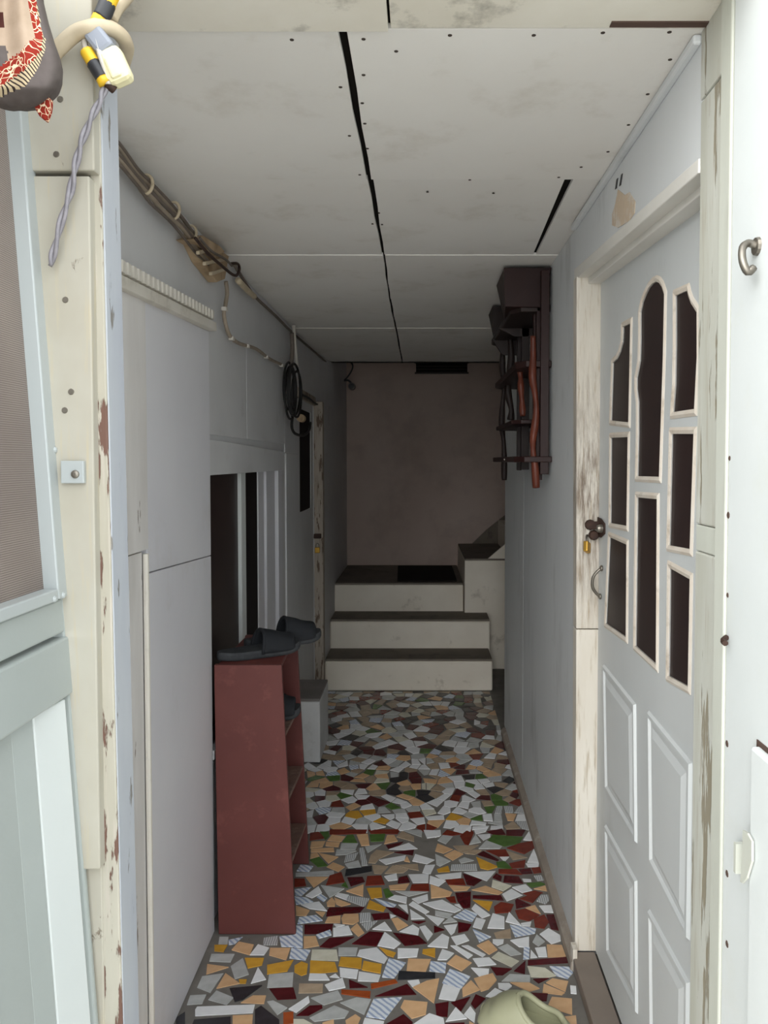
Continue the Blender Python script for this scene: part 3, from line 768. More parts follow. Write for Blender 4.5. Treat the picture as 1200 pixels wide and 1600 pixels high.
TILES = {
(460,1480,5.4545): """b 0,10 135,40 110,105 0,100;c 150,18 360,18 375,112 140,105;l 375,0 540,0 525,68 375,70;w 555,20 700,0 795,90 765,135 535,70;y 725,0 865,45 845,82 790,65;w 880,8 1060,10 1045,80 880,90;y 1095,15 1200,5 1200,85 1090,50;y 0,155 60,120 115,140 105,225 60,240 0,210;y 135,110 345,125 370,205 130,225;y 395,80 575,90 570,180 375,155;y 590,115 745,145 735,220 575,190;b 805,90 950,130 850,260 745,252;p 970,95 1165,100 1120,205 955,205;w 385,172 545,190 530,265 390,248;w 550,205 735,235 715,290 540,285;w 130,222 265,225 300,278 120,278;w 300,250 350,222 385,258;k 890,200 1200,215 1200,260 880,275;t 40,308 245,310 240,385 35,388;w 260,320 410,260 435,340 295,370;m 465,275 625,340 470,345;o 650,310 860,272 880,300 655,352;o 400,360 650,375 645,430 400,395;m 685,415 960,310 1040,400;w 965,285 1060,275 1070,305 1005,335;p 1010,340 1130,285 1235,265 1190,475;l 140,430 370,365 412,440 250,490;w -50,525 120,415 130,465 15,555;m 15,580 130,495 235,490 240,515 120,580;l 130,600 340,495 465,545 430,600 170,630;l 390,470 530,425 655,440 595,572;b 675,440 915,425 770,612 610,588;p 935,448 1135,465 1120,570 1000,605 905,510;p 435,620 520,568 565,600 540,655 440,655;w 600,600 765,630 750,690 570,690;m 780,655 930,570 1010,640 980,690 790,690;w 1010,655 1150,560 1270,600 1290,700 1000,700;c -60,610 80,612 170,660 150,700 -60,700;p 240,640 335,612 340,690 230,690;m 1140,520 1200,480 1310,470 1300,580""",
(680,1480,5.4545): """w 20,105 60,15 160,50 100,105;b 755,0 805,0 800,95 750,100;w 815,20 870,85 810,90;m 790,110 1130,80 1135,130 790,150;c 540,35 715,115 650,165 480,85;w 320,95 460,85 520,145 365,160;b -40,115 95,130 85,215 -50,200;p 100,135 175,65 310,130 225,200;w 305,172 460,182 455,225 375,245;b 125,180 300,245 220,350 60,300;p 330,265 490,220 525,280 455,355 390,375;p 305,280 380,360 235,420 230,350;w 70,310 215,350 170,455 30,435;m 470,165 655,180 575,235 520,235;m 670,200 770,110 765,225;c 785,160 935,175 1030,240 960,255 815,250;b 975,160 1140,165 1175,215 1130,265 1030,240;l 635,225 810,235 808,292 565,288;m 835,270 970,262 880,305;p 1000,265 1135,290 1110,375 945,300;p 925,310 1105,385 1080,405 915,385;p 640,298 800,300 890,350 800,375;w 535,305 630,305 655,330 610,368 540,345;w 510,345 648,410 620,455 430,415;m 670,380 960,395 950,455 760,455;w 675,445 800,465 730,515;m 735,520 900,468 960,545 840,565;p 995,420 1165,435 1168,572 955,505;p 1095,590 1200,580 1210,690 1140,690;b 950,560 1000,540 1110,655 1060,690;w 1150,325 1200,330 1205,395 1155,390;m 0,480 115,460 105,590 10,580;m 135,470 300,420 220,545;m 345,400 430,435 340,525 305,480;w 175,510 270,605 90,630;w 300,500 345,560 335,640 245,570;m 40,650 250,640 250,700 40,700;p 290,630 345,660 340,700 290,700;w 400,560 560,520 700,560 640,680 420,690;m 720,600 900,590 930,690 700,690""",
(460,1380,5.4545): """r 0,0 125,0 135,20 0,40;p 130,0 215,0 165,35;b 0,50 145,30 60,105 10,100;w 95,105 205,25 235,80 150,125;l 225,15 425,45 300,120;m 465,0 590,0 440,50;p 440,65 590,8 585,110;y 615,40 740,35 750,115 655,130;g 755,50 795,40 845,100 780,125;p 805,18 980,0 945,55 815,55;l 860,65 1140,70 975,110;b 0,110 100,120 160,155 15,180;b 190,115 225,88 280,125 250,155;p 275,165 320,118 350,160 345,195 280,195;p 340,120 480,175 400,195 355,175;w 375,80 465,98 440,140 345,105;s 465,105 640,130 595,200 440,140;b 680,128 870,180 845,205 770,190;w 800,130 855,100 960,115 955,170;w 1000,130 1135,90 1140,140 1055,170;w 55,180 210,155 280,235 130,215;p 10,190 130,230 100,275 15,272;m 280,230 300,205 600,200 560,245 270,280;y 640,140 780,205 760,240 615,210;w 885,180 960,180 970,255;w 1010,150 1150,240 1115,260 975,180;w 1095,170 1260,140 1420,225 1365,248 1200,215;m 780,200 880,210 975,270 965,315 850,260;p 180,240 265,245 240,285;b 40,290 185,270 240,315 25,345;p 285,285 395,272 390,335 260,335;p 400,300 420,262 545,260 550,320 500,350 410,340;s 555,255 645,250 655,320 560,335;m 655,260 805,250 815,300 680,310;w 815,260 865,275 820,295;w 985,220 1110,300 995,305;w 1115,265 1280,300 1225,360;b 5,360 70,360 70,545 0,545;m 85,350 330,345 320,400 180,430 85,430;w 335,345 430,355 360,375;w 330,380 460,360 495,435 330,452;s 570,345 710,315 620,405;p 480,390 535,340 595,420 545,452;w 665,390 770,328 830,405;p 825,300 880,290 970,355 880,400;w 895,410 1010,350 1065,385 1055,440;w 1065,370 1115,358 1180,430 1135,490;b 185,440 305,395 315,440 210,468;p 80,450 180,448 210,530 80,552;m 215,540 300,465 510,455 390,520 310,550;m 490,515 640,410 760,420 700,535;w 770,415 905,510 850,555 710,530;m 840,420 1060,450 1130,510 940,530;w 1135,535 1260,430 1320,460 1305,550;m 1000,325 1120,320 1060,345;m 1190,360 1280,395 1190,420""",
(680,1380,5.4545): """p -40,10 145,75 125,110 -35,125;m 170,80 305,70 300,205 240,210 190,150;r 90,120 165,110 180,165 130,160;p 310,55 430,20 575,75 540,95;m 320,100 560,100 585,145 320,125;w 570,90 650,45 745,100 610,150;p 840,45 950,15 955,65;r 720,130 880,70 900,85 830,165;m 680,145 700,130 815,185 690,215;y 320,140 490,155 460,235;r 500,200 560,160 670,180 640,245 510,255;p 770,210 850,185 900,260;s 865,150 900,100 970,95 970,145 940,175;w 885,190 1000,185 1010,248 930,245;r 680,230 770,215 890,270 800,320 710,300;r 840,300 930,265 970,330 930,385 850,370;m 945,265 1025,265 1055,400 985,385;l 0,230 150,260 110,295 0,270;w 165,180 205,175 235,220;b 155,285 255,220 360,260 315,325;w 340,175 470,270 400,295 310,215;l 65,340 130,285 185,325;w 75,360 190,345 165,415 135,440;m 195,330 310,350 280,400 195,420;w 350,290 430,310 395,390 320,370;w 490,255 590,285 590,385 445,380;w 630,245 735,360 600,325;w 730,340 820,325 810,365 740,360;t 500,420 640,385 648,465 520,465;b 635,350 860,385 850,425 680,455;w 890,430 965,380 1065,440 1070,490 990,515;w 135,455 250,430 290,485 180,525;b 320,390 475,455 375,500;w 490,475 585,475 580,510 530,530 490,505;w 640,485 800,455 800,545 715,540;l 830,500 865,435 935,495 880,535;p 355,530 455,485 530,565 460,605;l 535,545 615,515 735,600 645,615;w 850,550 940,540 955,625 880,625;p 950,520 1080,525 1115,625 960,628;w 130,530 180,530 320,610 280,640;w 225,530 280,525 430,605 405,625""",
(460,1290,5.4545): """r 135,60 210,50 260,105 130,125;p 290,0 490,0 420,30 330,28;r 300,32 620,34 610,66 300,75;r 630,34 905,28 880,70 650,66;g 215,50 290,50 300,85 265,120;p 320,75 435,90 400,135 280,125;g 450,80 500,75 535,145 410,140;p 530,75 625,70 640,165 570,170;g 640,75 775,70 760,130 650,135;p 790,80 850,80 880,130 765,155;t 920,45 1020,95 1020,135 870,95;l 910,35 1090,35 1085,95;w 1100,38 1200,40 1240,90 1130,105;p 145,135 265,130 240,180 135,190;p 270,135 390,140 375,180 265,170;l 400,150 545,150 520,205 390,200;m 780,165 930,135 900,160 800,195;w 805,200 975,145 1050,195 940,205;p 140,195 335,185 340,220 140,225;l 360,200 530,215 440,245 350,250;l 600,175 745,155 625,230;s 550,190 590,185 625,335 575,340;p 205,230 375,265 290,320;p 140,235 195,230 215,260 135,280;g 130,290 210,265 285,340 200,350;s 440,250 545,225 510,290 425,310;l 430,325 545,295 570,355 460,360;t 650,250 700,205 850,225 720,280 690,320 630,315;w 720,290 950,250 940,290 780,330;p 935,300 960,260 985,310;w 1030,240 1195,290 1130,325 1005,300;m 850,225 1020,205 1010,250;b 20,385 55,330 160,345 125,390;p 275,350 330,310 430,350 375,390;k 440,370 660,340 660,385 430,430;t 660,330 800,345 740,410 680,405;t 770,405 840,335 970,370 930,400;t 860,335 1050,325 1060,380 990,370;w 1090,400 1115,335 1200,330 1160,410;l 10,400 335,380 340,425 10,430;r 300,425 400,395 430,480 270,505;p 95,435 290,435 165,525;r 0,450 85,450 100,510 0,520;m 450,440 580,435 600,475 480,515;r 620,430 740,425 770,500 605,510;w 765,430 870,405 880,460 800,470;m 890,440 960,425 985,480 880,490;w 970,415 1145,410 1140,485 1010,485;w 1155,425 1290,470 1230,515 1150,490;g 400,510 435,475 460,530;r 1000,500 1145,495 1150,555 985,550""",
(680,1290,5.4545): """w 175,0 310,0 230,65 155,45;w 320,5 460,0 430,50 345,70;w 475,0 575,0 580,28 470,30;m 440,50 570,25 600,75 500,75;m 605,35 770,35 740,85 605,80;r 60,75 100,35 240,70 130,85;r 210,85 300,20 330,60 285,165 250,155;w 0,40 45,35 50,80 0,100;l 20,125 65,80 150,90 90,155;l 345,75 390,140 290,160;w 360,75 470,70 470,95 410,125;g 445,130 490,75 750,95 720,150 590,175;l 370,195 435,125 570,175 550,195;r 610,190 720,150 830,130 855,185 760,240;w 750,120 800,45 830,130;t 150,170 370,165 310,205 220,235;p 0,215 20,150 150,200 70,235;p 75,250 165,205 240,240 150,295;t 250,235 330,205 395,210 340,245;m 360,245 410,215 545,290 530,300;r 430,210 600,200 630,255 550,265;t 605,210 785,270 660,290;w 785,310 840,195 885,310;w 550,265 630,265 590,305;l 0,240 130,300 40,345 10,330;l 200,290 250,270 330,295 220,320;s 140,330 355,325 360,380 130,380;y 350,265 540,350 450,375 385,360;g 520,310 590,300 660,370 530,355;r 630,320 770,290 760,355 650,360;w 770,320 885,315 880,350 790,350;y 15,370 110,340 125,390 25,395;w 0,420 225,395 220,440 60,460;m 235,405 400,460 330,510 270,500;w 245,395 515,385 440,470;m 490,440 520,405 570,435 560,470;m 590,425 710,430 750,490 580,480;r 540,370 690,370 740,415 540,405;r 85,460 240,450 260,505 110,500;m 710,370 810,360 830,405 740,410;r 820,360 900,350 915,395 840,405;p 115,505 300,520 270,550 160,555;c 490,460 650,510 580,555 480,520;w 655,525 770,500 825,550 740,570;w 740,450 815,455 820,475 755,475;s 840,425 900,420 935,460 870,470;g 780,490 900,480 940,500 820,525;r 750,575 850,550 920,570 800,600""",
(240,1400,3.15789): """l 325,200 370,200 365,235 320,235;b 370,215 440,200 400,235 370,240;y 300,240 365,240 345,275 300,270;p 385,265 420,225 495,240 475,290;w 515,238 570,255 545,290 475,290;p 575,255 675,255 655,315 570,290;b 680,255 775,265 750,315 670,305;l 285,285 400,285 380,325 275,320;p 265,335 370,350 260,385;l 380,345 440,305 470,385 400,408;y 450,305 545,305 535,340 465,355;w 515,350 555,410 480,430;y 560,340 690,315 660,370 560,385;l 570,385 690,375 685,445 560,450;l 215,450 240,395 345,380 280,475;p 310,455 355,380 425,430;y 420,410 460,410 455,430 425,430;k 375,455 535,440 440,510 400,520;p 430,525 490,490 555,490 545,530;m 570,455 690,450 705,505 610,510;l 270,510 310,465 395,500 360,535;l 180,490 260,485 240,530 165,535;w 205,560 215,545 500,535 490,575 205,590;p 390,590 490,585 485,660 390,660;k 200,610 380,595 380,660 180,660;k 500,560 530,540 620,610 620,660 500,660;l 560,520 590,515 660,550 610,585;o 640,575 690,570 690,630 640,635;s 545,205 615,195 610,240 540,240;b 620,200 700,190 735,250 630,248;k 110,600 155,570 155,650 110,650""",
}
SEEDS = {
(480,1180,6): "170,10,t 280,30,t 400,10,l 490,40,t 650,20,l 770,60,w 900,15,p 1040,10,l 1110,50,w 220,75,w 280,65,b 140,105,w 85,135,w 210,140,w 340,80,w 430,75,l 530,105,w 440,110,b 610,110,w 700,120,p 830,75,l 920,90,w 1010,105,w 1090,115,w 970,135,t 30,175,p 125,165,p 95,210,g 250,210,g 240,170,b 340,150,p 470,145,t 590,150,g 690,155,c 710,195,p 500,195,p 420,180,l 370,205,m 820,180,l 900,180,k 1000,180,m 1100,150,l 55,275,p 170,275,p 130,235,p 320,270,t 495,240,p 590,225,t 690,235,c 530,280,m 620,300,p 720,280,g 400,305,t 230,310,m 810,290,k 910,260,p 1020,240,m 1030,290,p 1110,290,c 1160,320,t 45,320,c 120,355,w 15,365,w 230,352,t 390,340,w 500,340,w 650,350,t 510,385,w 340,375,g 400,415,w 100,400,m 620,410,m 760,405,w 870,430,w 920,465,w 970,350,g 1010,440,p 1110,400,k 830,340,k 150,450,w 40,470,w 300,455,r 440,475,p 570,485,w 700,440,m 820,475,g 710,520,l 870,525,l 990,500,l 1130,480,w 1130,530,c 145,515,b 120,600,m 300,520,l 270,555,w 440,560,y 580,530,y 620,580,w 1010,555,r 880,570,w 30,540,w 25,620,l 250,610,w 385,610,w 520,620,l 310,660,p 500,670,w 660,655,w 700,615,y 810,640,w 870,605,w 950,660,w 1040,615,w 1140,580,w 130,690,w 30,690,w 1160,630,p 560,700,r 780,700,r 1100,680,r",
(660,1180,6): "40,50,l 150,35,t 100,100,t 210,95,w 290,45,p 370,65,l 390,20,l 300,90,r 360,110,m 450,115,p 510,75,b 560,125,p 620,90,t 630,50,t 740,20,t 760,60,m 730,140,t 820,160,l 640,175,p 250,145,p 120,160,w 180,165,b 380,155,m 450,195,k 540,200,g 320,215,w 90,210,t 210,240,p 80,230,p 350,275,w 240,280,l 150,310,t 250,335,w 40,290,c 340,345,m 410,315,w 490,250,w 570,240,w 450,280,g 530,290,w 620,275,w 670,315,k 730,270,t 570,345,t 480,370,w 770,355,t 810,230,k 860,295,l 880,375,m 210,390,w 130,365,t 420,405,w 580,400,m 700,400,g 720,440,g 890,440,r 130,445,w 270,450,w 400,465,w 520,455,l 600,450,t 50,485,w 60,530,c 190,515,w 345,515,w 640,500,g 730,510,s 800,510,s 910,515,s 510,525,w 295,575,y 120,580,w 470,560,l 520,585,g 610,585,w 710,585,l 820,570,p 935,585,w 130,630,p 280,645,w 380,680,w 510,635,w 545,690,w 690,660,l 830,660,t 950,640,s 40,680,r 70,710,w 420,700,r 650,715,m 800,710,m 200,705,w",
}
def inside(p, poly):
    r = False; n = len(poly); j = n - 1
    for i in range(n):
        a, b = poly[i], poly[j]
        if (a[1] > p[1]) != (b[1] > p[1]) and p[0] < (b[0] - a[0]) * (p[1] - a[1]) / (b[1] - a[1]) + a[0]: r = not r
        j = i
    return r
def area2(poly):
    return sum(poly[i - 1][0] * poly[i][1] - poly[i][0] * poly[i - 1][1] for i in range(len(poly))) / 2
def cen(poly): return (sum(p[0] for p in poly) / len(poly), sum(p[1] for p in poly) / len(poly))
tiles = []                      # (colour, polygon in the floor plane)
raw = []
for (ox, oy, sc), txt in TILES.items():
    for e in txt.split(';'):
        w = e.split()
        poly = []
        for q in w[1:]:
            x, y = q.split(','); p = onZ(ox + float(x) / sc, oy + float(y) / sc, 0); poly.append((p.x, p.y))
        if area2(poly) < 0: poly.reverse()
        raw.append((w[0], poly))
raw.sort(key=lambda t: -abs(area2(t[1])))
for c, poly in raw:
    cc = cen(poly)
    if any(inside(cc, q) or inside(cen(q), poly) for _, q in tiles): continue
    tiles.append((c, poly))
n_traced = len(tiles)
# farther (and nearer, out of view) pieces: cells grown round seed points
seeds = []
for (ox, oy, sc), txt in SEEDS.items():
    for e in txt.split():
        x, y, c = e.split(',')
        if ox == 480 and float(x) > 1110: continue
        p = onZ(ox + float(x) / sc, oy + float(y) / sc, 0); seeds.append((p.x, p.y, c))
Yn = onZ(600, 1293, 0).y
Y2 = onZ(600, 1180, 0).y
pal_far = 'llllttttwwwccppkkmmmrrgbs'
pal_near = 'wwwwwwllccppppmmmryybsgk'
rng = random.Random(11)
def scatter(y0, y1, d, pal, avoid=None):
    tries = 0; got = []
    while tries < 9000:
        tries += 1
        x = rng.uniform(XL, XR); y = rng.uniform(y0, y1)
        if any((x - a) ** 2 + ((y - b) / 1.15) ** 2 < d * d for a, b, *_ in got): continue
        if avoid and any((x - a) ** 2 + (y - b) ** 2 < (d * .8) ** 2 for a, b, *_ in avoid): continue
        got.append((x, y, rng.choice(pal)))
    return got
seeds_mid = seeds + scatter(Yn, Y2, .058, pal_far, seeds)
seeds_far = seeds_mid + scatter(Y2 + .02, 4.70, .050, pal_far)
Yf = onZ(600, 1606, 0).y
seeds_near = scatter(1.0, Yf, .075, pal_near)
def cells(sd, y0, y1, gap):
    out = []
    for (x, y, c) in sd:
        poly = [(max(XL, x - .15), max(y0, y - .2)), (min(XR - .02, x + .15), max(y0, y - .2)), (min(XR - .02, x + .15), min(y1, y + .2)), (max(XL, x - .15), min(y1, y + .2))]
        for (a, b, _) in sd:
            if (a == x and b == y) or abs(a - x) > .3 or abs(b - y) > .4: continue
            dx, dy = a - x, b - y; L = math.hypot(dx, dy)
            if L < 1e-6: continue
            nx, ny = dx / L, dy / L; lim = L / 2 - gap
            new = []
            for i in range(len(poly)):
                p, q = poly[i - 1], poly[i]
                dp = (p[0] - x) * nx + (p[1] - y) * ny - lim; dq = (q[0] - x) * nx + (q[1] - y) * ny - lim
                if (dp <= 0) != (dq <= 0):
                    t = dp / (dp - dq); new.append((p[0] + (q[0] - p[0]) * t, p[1] + (q[1] - p[1]) * t))
                if dq <= 0: new.append(q)
            poly = new
            if len(poly) < 3: break
        if len(poly) < 3: continue
        # broken pieces have few corners: drop the shortest sides
        while len(poly) > 4 and rng.random() < .8:
            k = min(range(len(poly)), key=lambda i: (poly[i][0] - poly[i - 1][0]) ** 2 + (poly[i][1] - poly[i - 1][1]) ** 2)
            poly = poly[:k] + poly[k + 1:]
        if abs(area2(poly)) > 1.2e-4: out.append((c, poly))
    return out
Yt = onZ(600, 1330, 0).y
ghost = [(cen(q)[0], cen(q)[1], None) for _, q in tiles if cen(q)[1] > Yt]
extra = [t for t in cells(ghost + [q for q in seeds_far if q[1] > Yn - .015], Yt, 4.688, .0022) if t[0]]
extra.sort(key=lambda t: t[1][0][1])
# small slivers in the gaps of the near field
near = cells(seeds_near, 1.0, Yf, .003)
def tile_prism(mb, poly, m=0):
    z = rng.uniform(-.0006, .0006)
    if area2(poly) < 0: poly = poly[::-1]
    c = cen(poly)
    mb.prism([(p[0], p[1], -.004) for p in poly], (0, 0, .004 + z), m)
allt = tiles + extra
singles = allt[:300]
def on_screen(poly): return True
for c, poly in singles:
    mb = MB(); tile_prism(mb, poly); mb.build('floor_tile', TM[c], floor)
rest = MB()
for c, poly in allt[300:] + near:
    tile_prism(rest, poly, KEYS.index(c))
ro = rest.build('floor_tile_pieces', [TM[k] for k in KEYS], floor); ro['kind'] = 'stuff'

# ================================================================== THINGS
# ---- red shoe rack, open towards the passage, leaning a little
RY0, RY1, RT = 2.256, 2.675, 0.815
rack = thing('shoe_rack', (-.50, 2.46, 0), 'narrow red brown painted shoe rack standing against the left wall', 'shoe rack')
def RX(k, z, y):
    t = z / RT
    a = -.606 + (-.612 + .606) * t; b = -.374 + (-.412 + .374) * t
    b += (-.020) * (y - RY0) / (RY1 - RY0)
    return a if k == 0 else b
def rside(y0, y1, z0, z1, name, mat, in0=0, in1=0, dz=0):
    vs = []
    for z in (z0, z1):
        for (k, y) in ((0, y0), (1, y0), (1, y1), (0, y1)):
            zz = z - dz * (y - RY0) / (RY1 - RY0)
            vs.append((RX(k, zz, y) + (in0 if k == 0 else -in1), y, zz))
    return MB().hexa(vs).build(name, M[mat], rack, bevel=.002)
rside(RY0, RY0 + .018, 0, RT, 'side_panel', 'red')
rside(RY1 - .018, RY1, 0, RT - .004, 'side_panel', 'red')
vs = []
for z in (0.0, RT - .02):
    vs += [(RX(0, z, RY0), RY0 + .018, z), (RX(0, z, RY0) + .008, RY0 + .018, z), (RX(0, z, RY0) + .008, RY1 - .018, z), (RX(0, z, RY0), RY1 - .018, z)]
MB().hexa(vs).build('back_panel', M['red_dark'], rack)
rside(RY0 + .018, RY1 - .018, RT - .016, RT - .001, 'top_shelf', 'red_dark', .008, .004, 0)
for z, dz in ((.600, .040), (.405, .060), (.215, .075)):
    rside(RY0 + .018, RY1 - .018, z - .008, z + .004, 'shelf', 'board_edge', .008, .003, dz)

# ---- footwear
def arch_shoe(name, label, loc, rot, L, W, Hh, mats, kind='slide', group=None, tilt=0.0):
    loc = Vector(loc)
    o = thing(name, loc, label, 'clog' if kind == 'clog' else 'sandal', group)
    o.rotation_euler = (tilt, 0, rot)
    def hw(t):   # half width of the sole, t = 0 heel .. 1 toe
        e = (max(0.0, 1 - abs(2 * t - 1) ** 3.2)) ** .5
        return W / 2 * e * (0.80 + 0.24 * t - 0.10 * math.sin(t * math.pi * 1.1 + .4))
    def lift(t): return .012 * max(0, (t - .75) / .25) ** 2 + .004 * max(0, (.2 - t) / .2)
    n = 22
    base = Vector((0, 0, 0))
    def add_local(mb, nm, mat, smooth=True, solid=0, sub=0):
        me_o = mb.build(nm, mat, None, smooth=smooth, origin=(0, 0, 0), weld=.0002)
        me_o.parent = o; me_o.location = (0, 0, 0)
        if solid:
            sm = me_o.modifiers.new('thick', 'SOLIDIFY'); sm.thickness = solid; sm.offset = 0
        if sub:
            ss = me_o.modifiers.new('round', 'SUBSURF'); ss.levels = sub; ss.render_levels = sub
        return me_o
    # sole: stacked outline rings
    out = []
    for i in range(n + 1):
        t = .001 + .998 * (0.5 - 0.5 * math.cos(math.pi * i / n)); out.append((t, hw(t)))
    ring = [(t, -w) for t, w in out] + [(t, w) for t, w in reversed(out)]
    mb = MB(); th = .024
    layers = [(0.0, .93), (.006, 1.0), (th * .7, 1.0), (th, .94)]
    vs = []
    for (z, k) in layers:
        for (t, w) in ring: vs.append(((t - .5) * L * (1 if k > .95 else .985), w * k, z + lift(t)))
    N = len(ring); fs = []
    for a in range(len(layers) - 1):
        for i in range(N):
            j = (i + 1) % N; fs.append((a * N + i, a * N + j, a * N + N + j, a * N + N + i))
    top0 = (len(layers) - 1) * N
    for base_i, flip in ((0, True), (top0, False)):
        for i in range(n):
            q = (base_i + i, base_i + i + 1, base_i + N - 2 - i, base_i + N - 1 - i)
            fs.append(q[::-1] if flip else q)
    mb.add(vs, fs)
    add_local(mb, 'sole', mats[1], smooth=False)
    # upper: arched shell over the sole
    if kind == 'slide':
        t0, t1 = .46, .90
        def fn(u, v):
            a = math.pi * u; t = t0 + (t1 - t0) * v + (.05 * math.sin(a) if v < .5 else .04 * math.sin(a) - .03)
            w = hw(min(.97, t)) * .99
            hgt = Hh * (1 - .45 * v)
            return ((t - .5) * L, -w * math.cos(a) * (1 + .05 * math.sin(a)), .012 + lift(t) + hgt * math.sin(a) ** .8)
        mb = MB().grid(fn, 18, 7)
        st_ = add_local(mb, 'strap', mats[0], solid=.009, sub=1)
        # raised rim on the strap, and an ankle flap piece
        r = MB().tube([fn(k / 14, 0.03) for k in range(15)], .0055, 8, smooth=1)
        add_local(r, 'strap_rim', mats[0]).parent = st_
    else:
        def fn(u, v):
            a = math.pi * u; t = .02 + .96 * v
            w = hw(t) * 1.02
            hgt = Hh * (.48 + .52 * math.sin(min(1, max(0, (v - .12) / .75)) * math.pi) ** .7) * (1 if v < .9 else 1)
            e = (1 - abs(2 * v - 1) ** 6) ** .5
            return ((t - .5) * L * 1.03, -w * math.cos(a) * 1.04, .012 + hgt * e * math.sin(a) ** .75)
        def keep(u, v):
            if .07 < v < .58:
                k = math.sin((v - .07) / .51 * math.pi) ** .5
                return not (abs(u - .5) < .36 * k)
            return True
        mb = MB().grid(fn, 24, 30, keep=keep)
        add_local(mb, 'upper', mats[0], solid=.012, sub=1)
        rp = []
        for k in range(33):
            a = 2 * math.pi * k / 32
            v = .325 - .265 * math.cos(a); kk = math.sin(min(1, max(0, (v - .07) / .51)) * math.pi) ** .5
            rp.append(fn(.5 + (.37 * kk if math.sin(a) > 0 else -.37 * kk), v))
        add_local(MB().tube(rp, .0075, 8, smooth=2), 'collar', mats[0])
    return o
rt = RT + .0005
arch_shoe('slide_sandal', 'dark grey rubber slide sandal at the front of the red rack top', (-.502, 2.375, rt), math.radians(34), .270, .112, .068, (M['rubber'], M['rubber_sole']), group='sandals on the rack', tilt=0)
arch_shoe('slide_sandal', 'dark grey rubber slide sandal behind its mate on the red rack top', (-.455, 2.525, rt), math.radians(30), .265, .108, .076, (M['rubber'], M['rubber_sole']), group='sandals on the rack')
arch_shoe('slide_sandal', 'black slide sandal tucked inside the red rack on its upper shelf', (-.475, 2.47, .588), math.radians(12), .17, .10, .07, (M['rubber'], M['rubber_sole']))
arch_shoe('rubber_clog', 'pale olive green rubber clog on the tile floor at bottom edge', (.262, 1.862, .001), math.radians(158), .235, .105, .076, (M['green_rubber'], M['green_rubber']), kind='clog')

# ---- rustic dark wood wall shelf on the right
ws = thing('wall_shelf', (.40, 2.95, 1.34), 'rustic dark red wooden shelf with branch poles hung on the right wall', 'wall shelf')
XW = XR - .005
def plank(z, t, y0, y1, xo, mat='dwood', cut=.05):
    pts = [(XW, y0, z), (xo + cut * .6, y0, z), (xo, y0 + cut, z), (xo, y1 - cut, z), (xo + cut * .6, y1, z), (XW, y1, z)]
    MB().prism(pts, (0, 0, t)).build('shelf_board', M[mat], ws, bevel=.003)
plank(1.735, .022, 2.59, 3.40, .325)
plank(1.552, .016, 2.75, 3.40, .33)
plank(1.415, .020, 2.57, 3.42, .318)
plank(1.925, .025, 2.62, 3.42, .31, 'dwood2')
# hood boxes under the ceiling
def hood(y0, y1, xo, z0, z1, mat):
    MB().hexa([(xo + .004, y0, z0), (XW - .03, y0 + .01, z0), (XW - .03, y1 - .01, z0), (xo + .03, y1, z0), (xo, y0, z1), (XW, y0, z1), (XW, y1, z1), (xo, y1, z1)]).build('hood', M[mat], ws, bevel=.002)
hood(2.60, 2.86, .280, 1.938, 2.068, 'dwood')
hood(3.26, 3.45, .303, 1.935, 2.072, 'dwood2')
MB().prism([(.30, 3.24, 1.93), (.345, 3.24, 1.865), (.41, 3.24, 1.865), (XW, 3.24, 1.93)], (0, .02, 0)).build('bracket', M['dwood2'], ws)
MB().prism([(.30, 2.95, 1.925), (.36, 2.95, 1.895), (XW, 2.95, 1.895), (XW, 2.95, 1.925)], (0, .02, 0)).build('bracket', M['dwood2'], ws)
def post(px, ytop, ybot, Y, w, mat='dwood', d=.022):
    a = onY(px, ytop, Y); b = onY(px, ybot, Y)
    x = min((a.x + b.x) / 2, XW - w / 2)
    MB().box(x - w / 2, x + w / 2, Y, Y + d, b.z, a.z).build('back_post', M[mat], ws, bevel=.002)
post(851.5, 422, 741, 2.575, .028)
post(843, 440, 750, 2.62, .022)
post(821, 492, 734, 2.95, .030, 'dwood2')
post(812, 492, 735, 3.05, .018, 'dwood2')
post(838, 455, 700, 2.66, .020)
def pole(pts, Y, r, mat):
    P = [onY(x, y, Y + (k % 2) * .006) for k, (x, y) in enumerate(pts)]
    MB().tube(P, lambda t: r * (1 + .18 * math.sin(t * 17 + Y * 9)), 9, smooth=5).build('branch_pole', M[mat], ws, smooth=True)
pole([(833,525),(833,560),(832,590),(836,615),(838,640),(836,665),(833,685),(833,705),(836,730),(838,762)], 2.585, .0115, 'rwood')
pole([(810,566),(813,585),(814,605),(816,630),(817,650)], 2.74, .0105, 'rwood')
pole([(786,545),(785,575),(788,600),(785,635),(784,665),(787,690),(788,720),(788,750)], 3.36, .0115, 'dwood2')
pole([(797,528),(799,560),(795,590),(794,615),(799,640),(798,656)], 3.22, .0135, 'dwood2')
MB().tube([onY(806, 570, 2.76), onY(818, 569, 2.72), onY(829, 575, 2.62)], .010, 8).build('branch_rail', M['rwood'], ws, smooth=True)
wd = onY(802, 723, 2.75)
MB().lathe([(.002, -.003), (.0035, 0)], (.3175, 2.9, 1.425), 'X', 8).build('stud', M['clip'], ws)

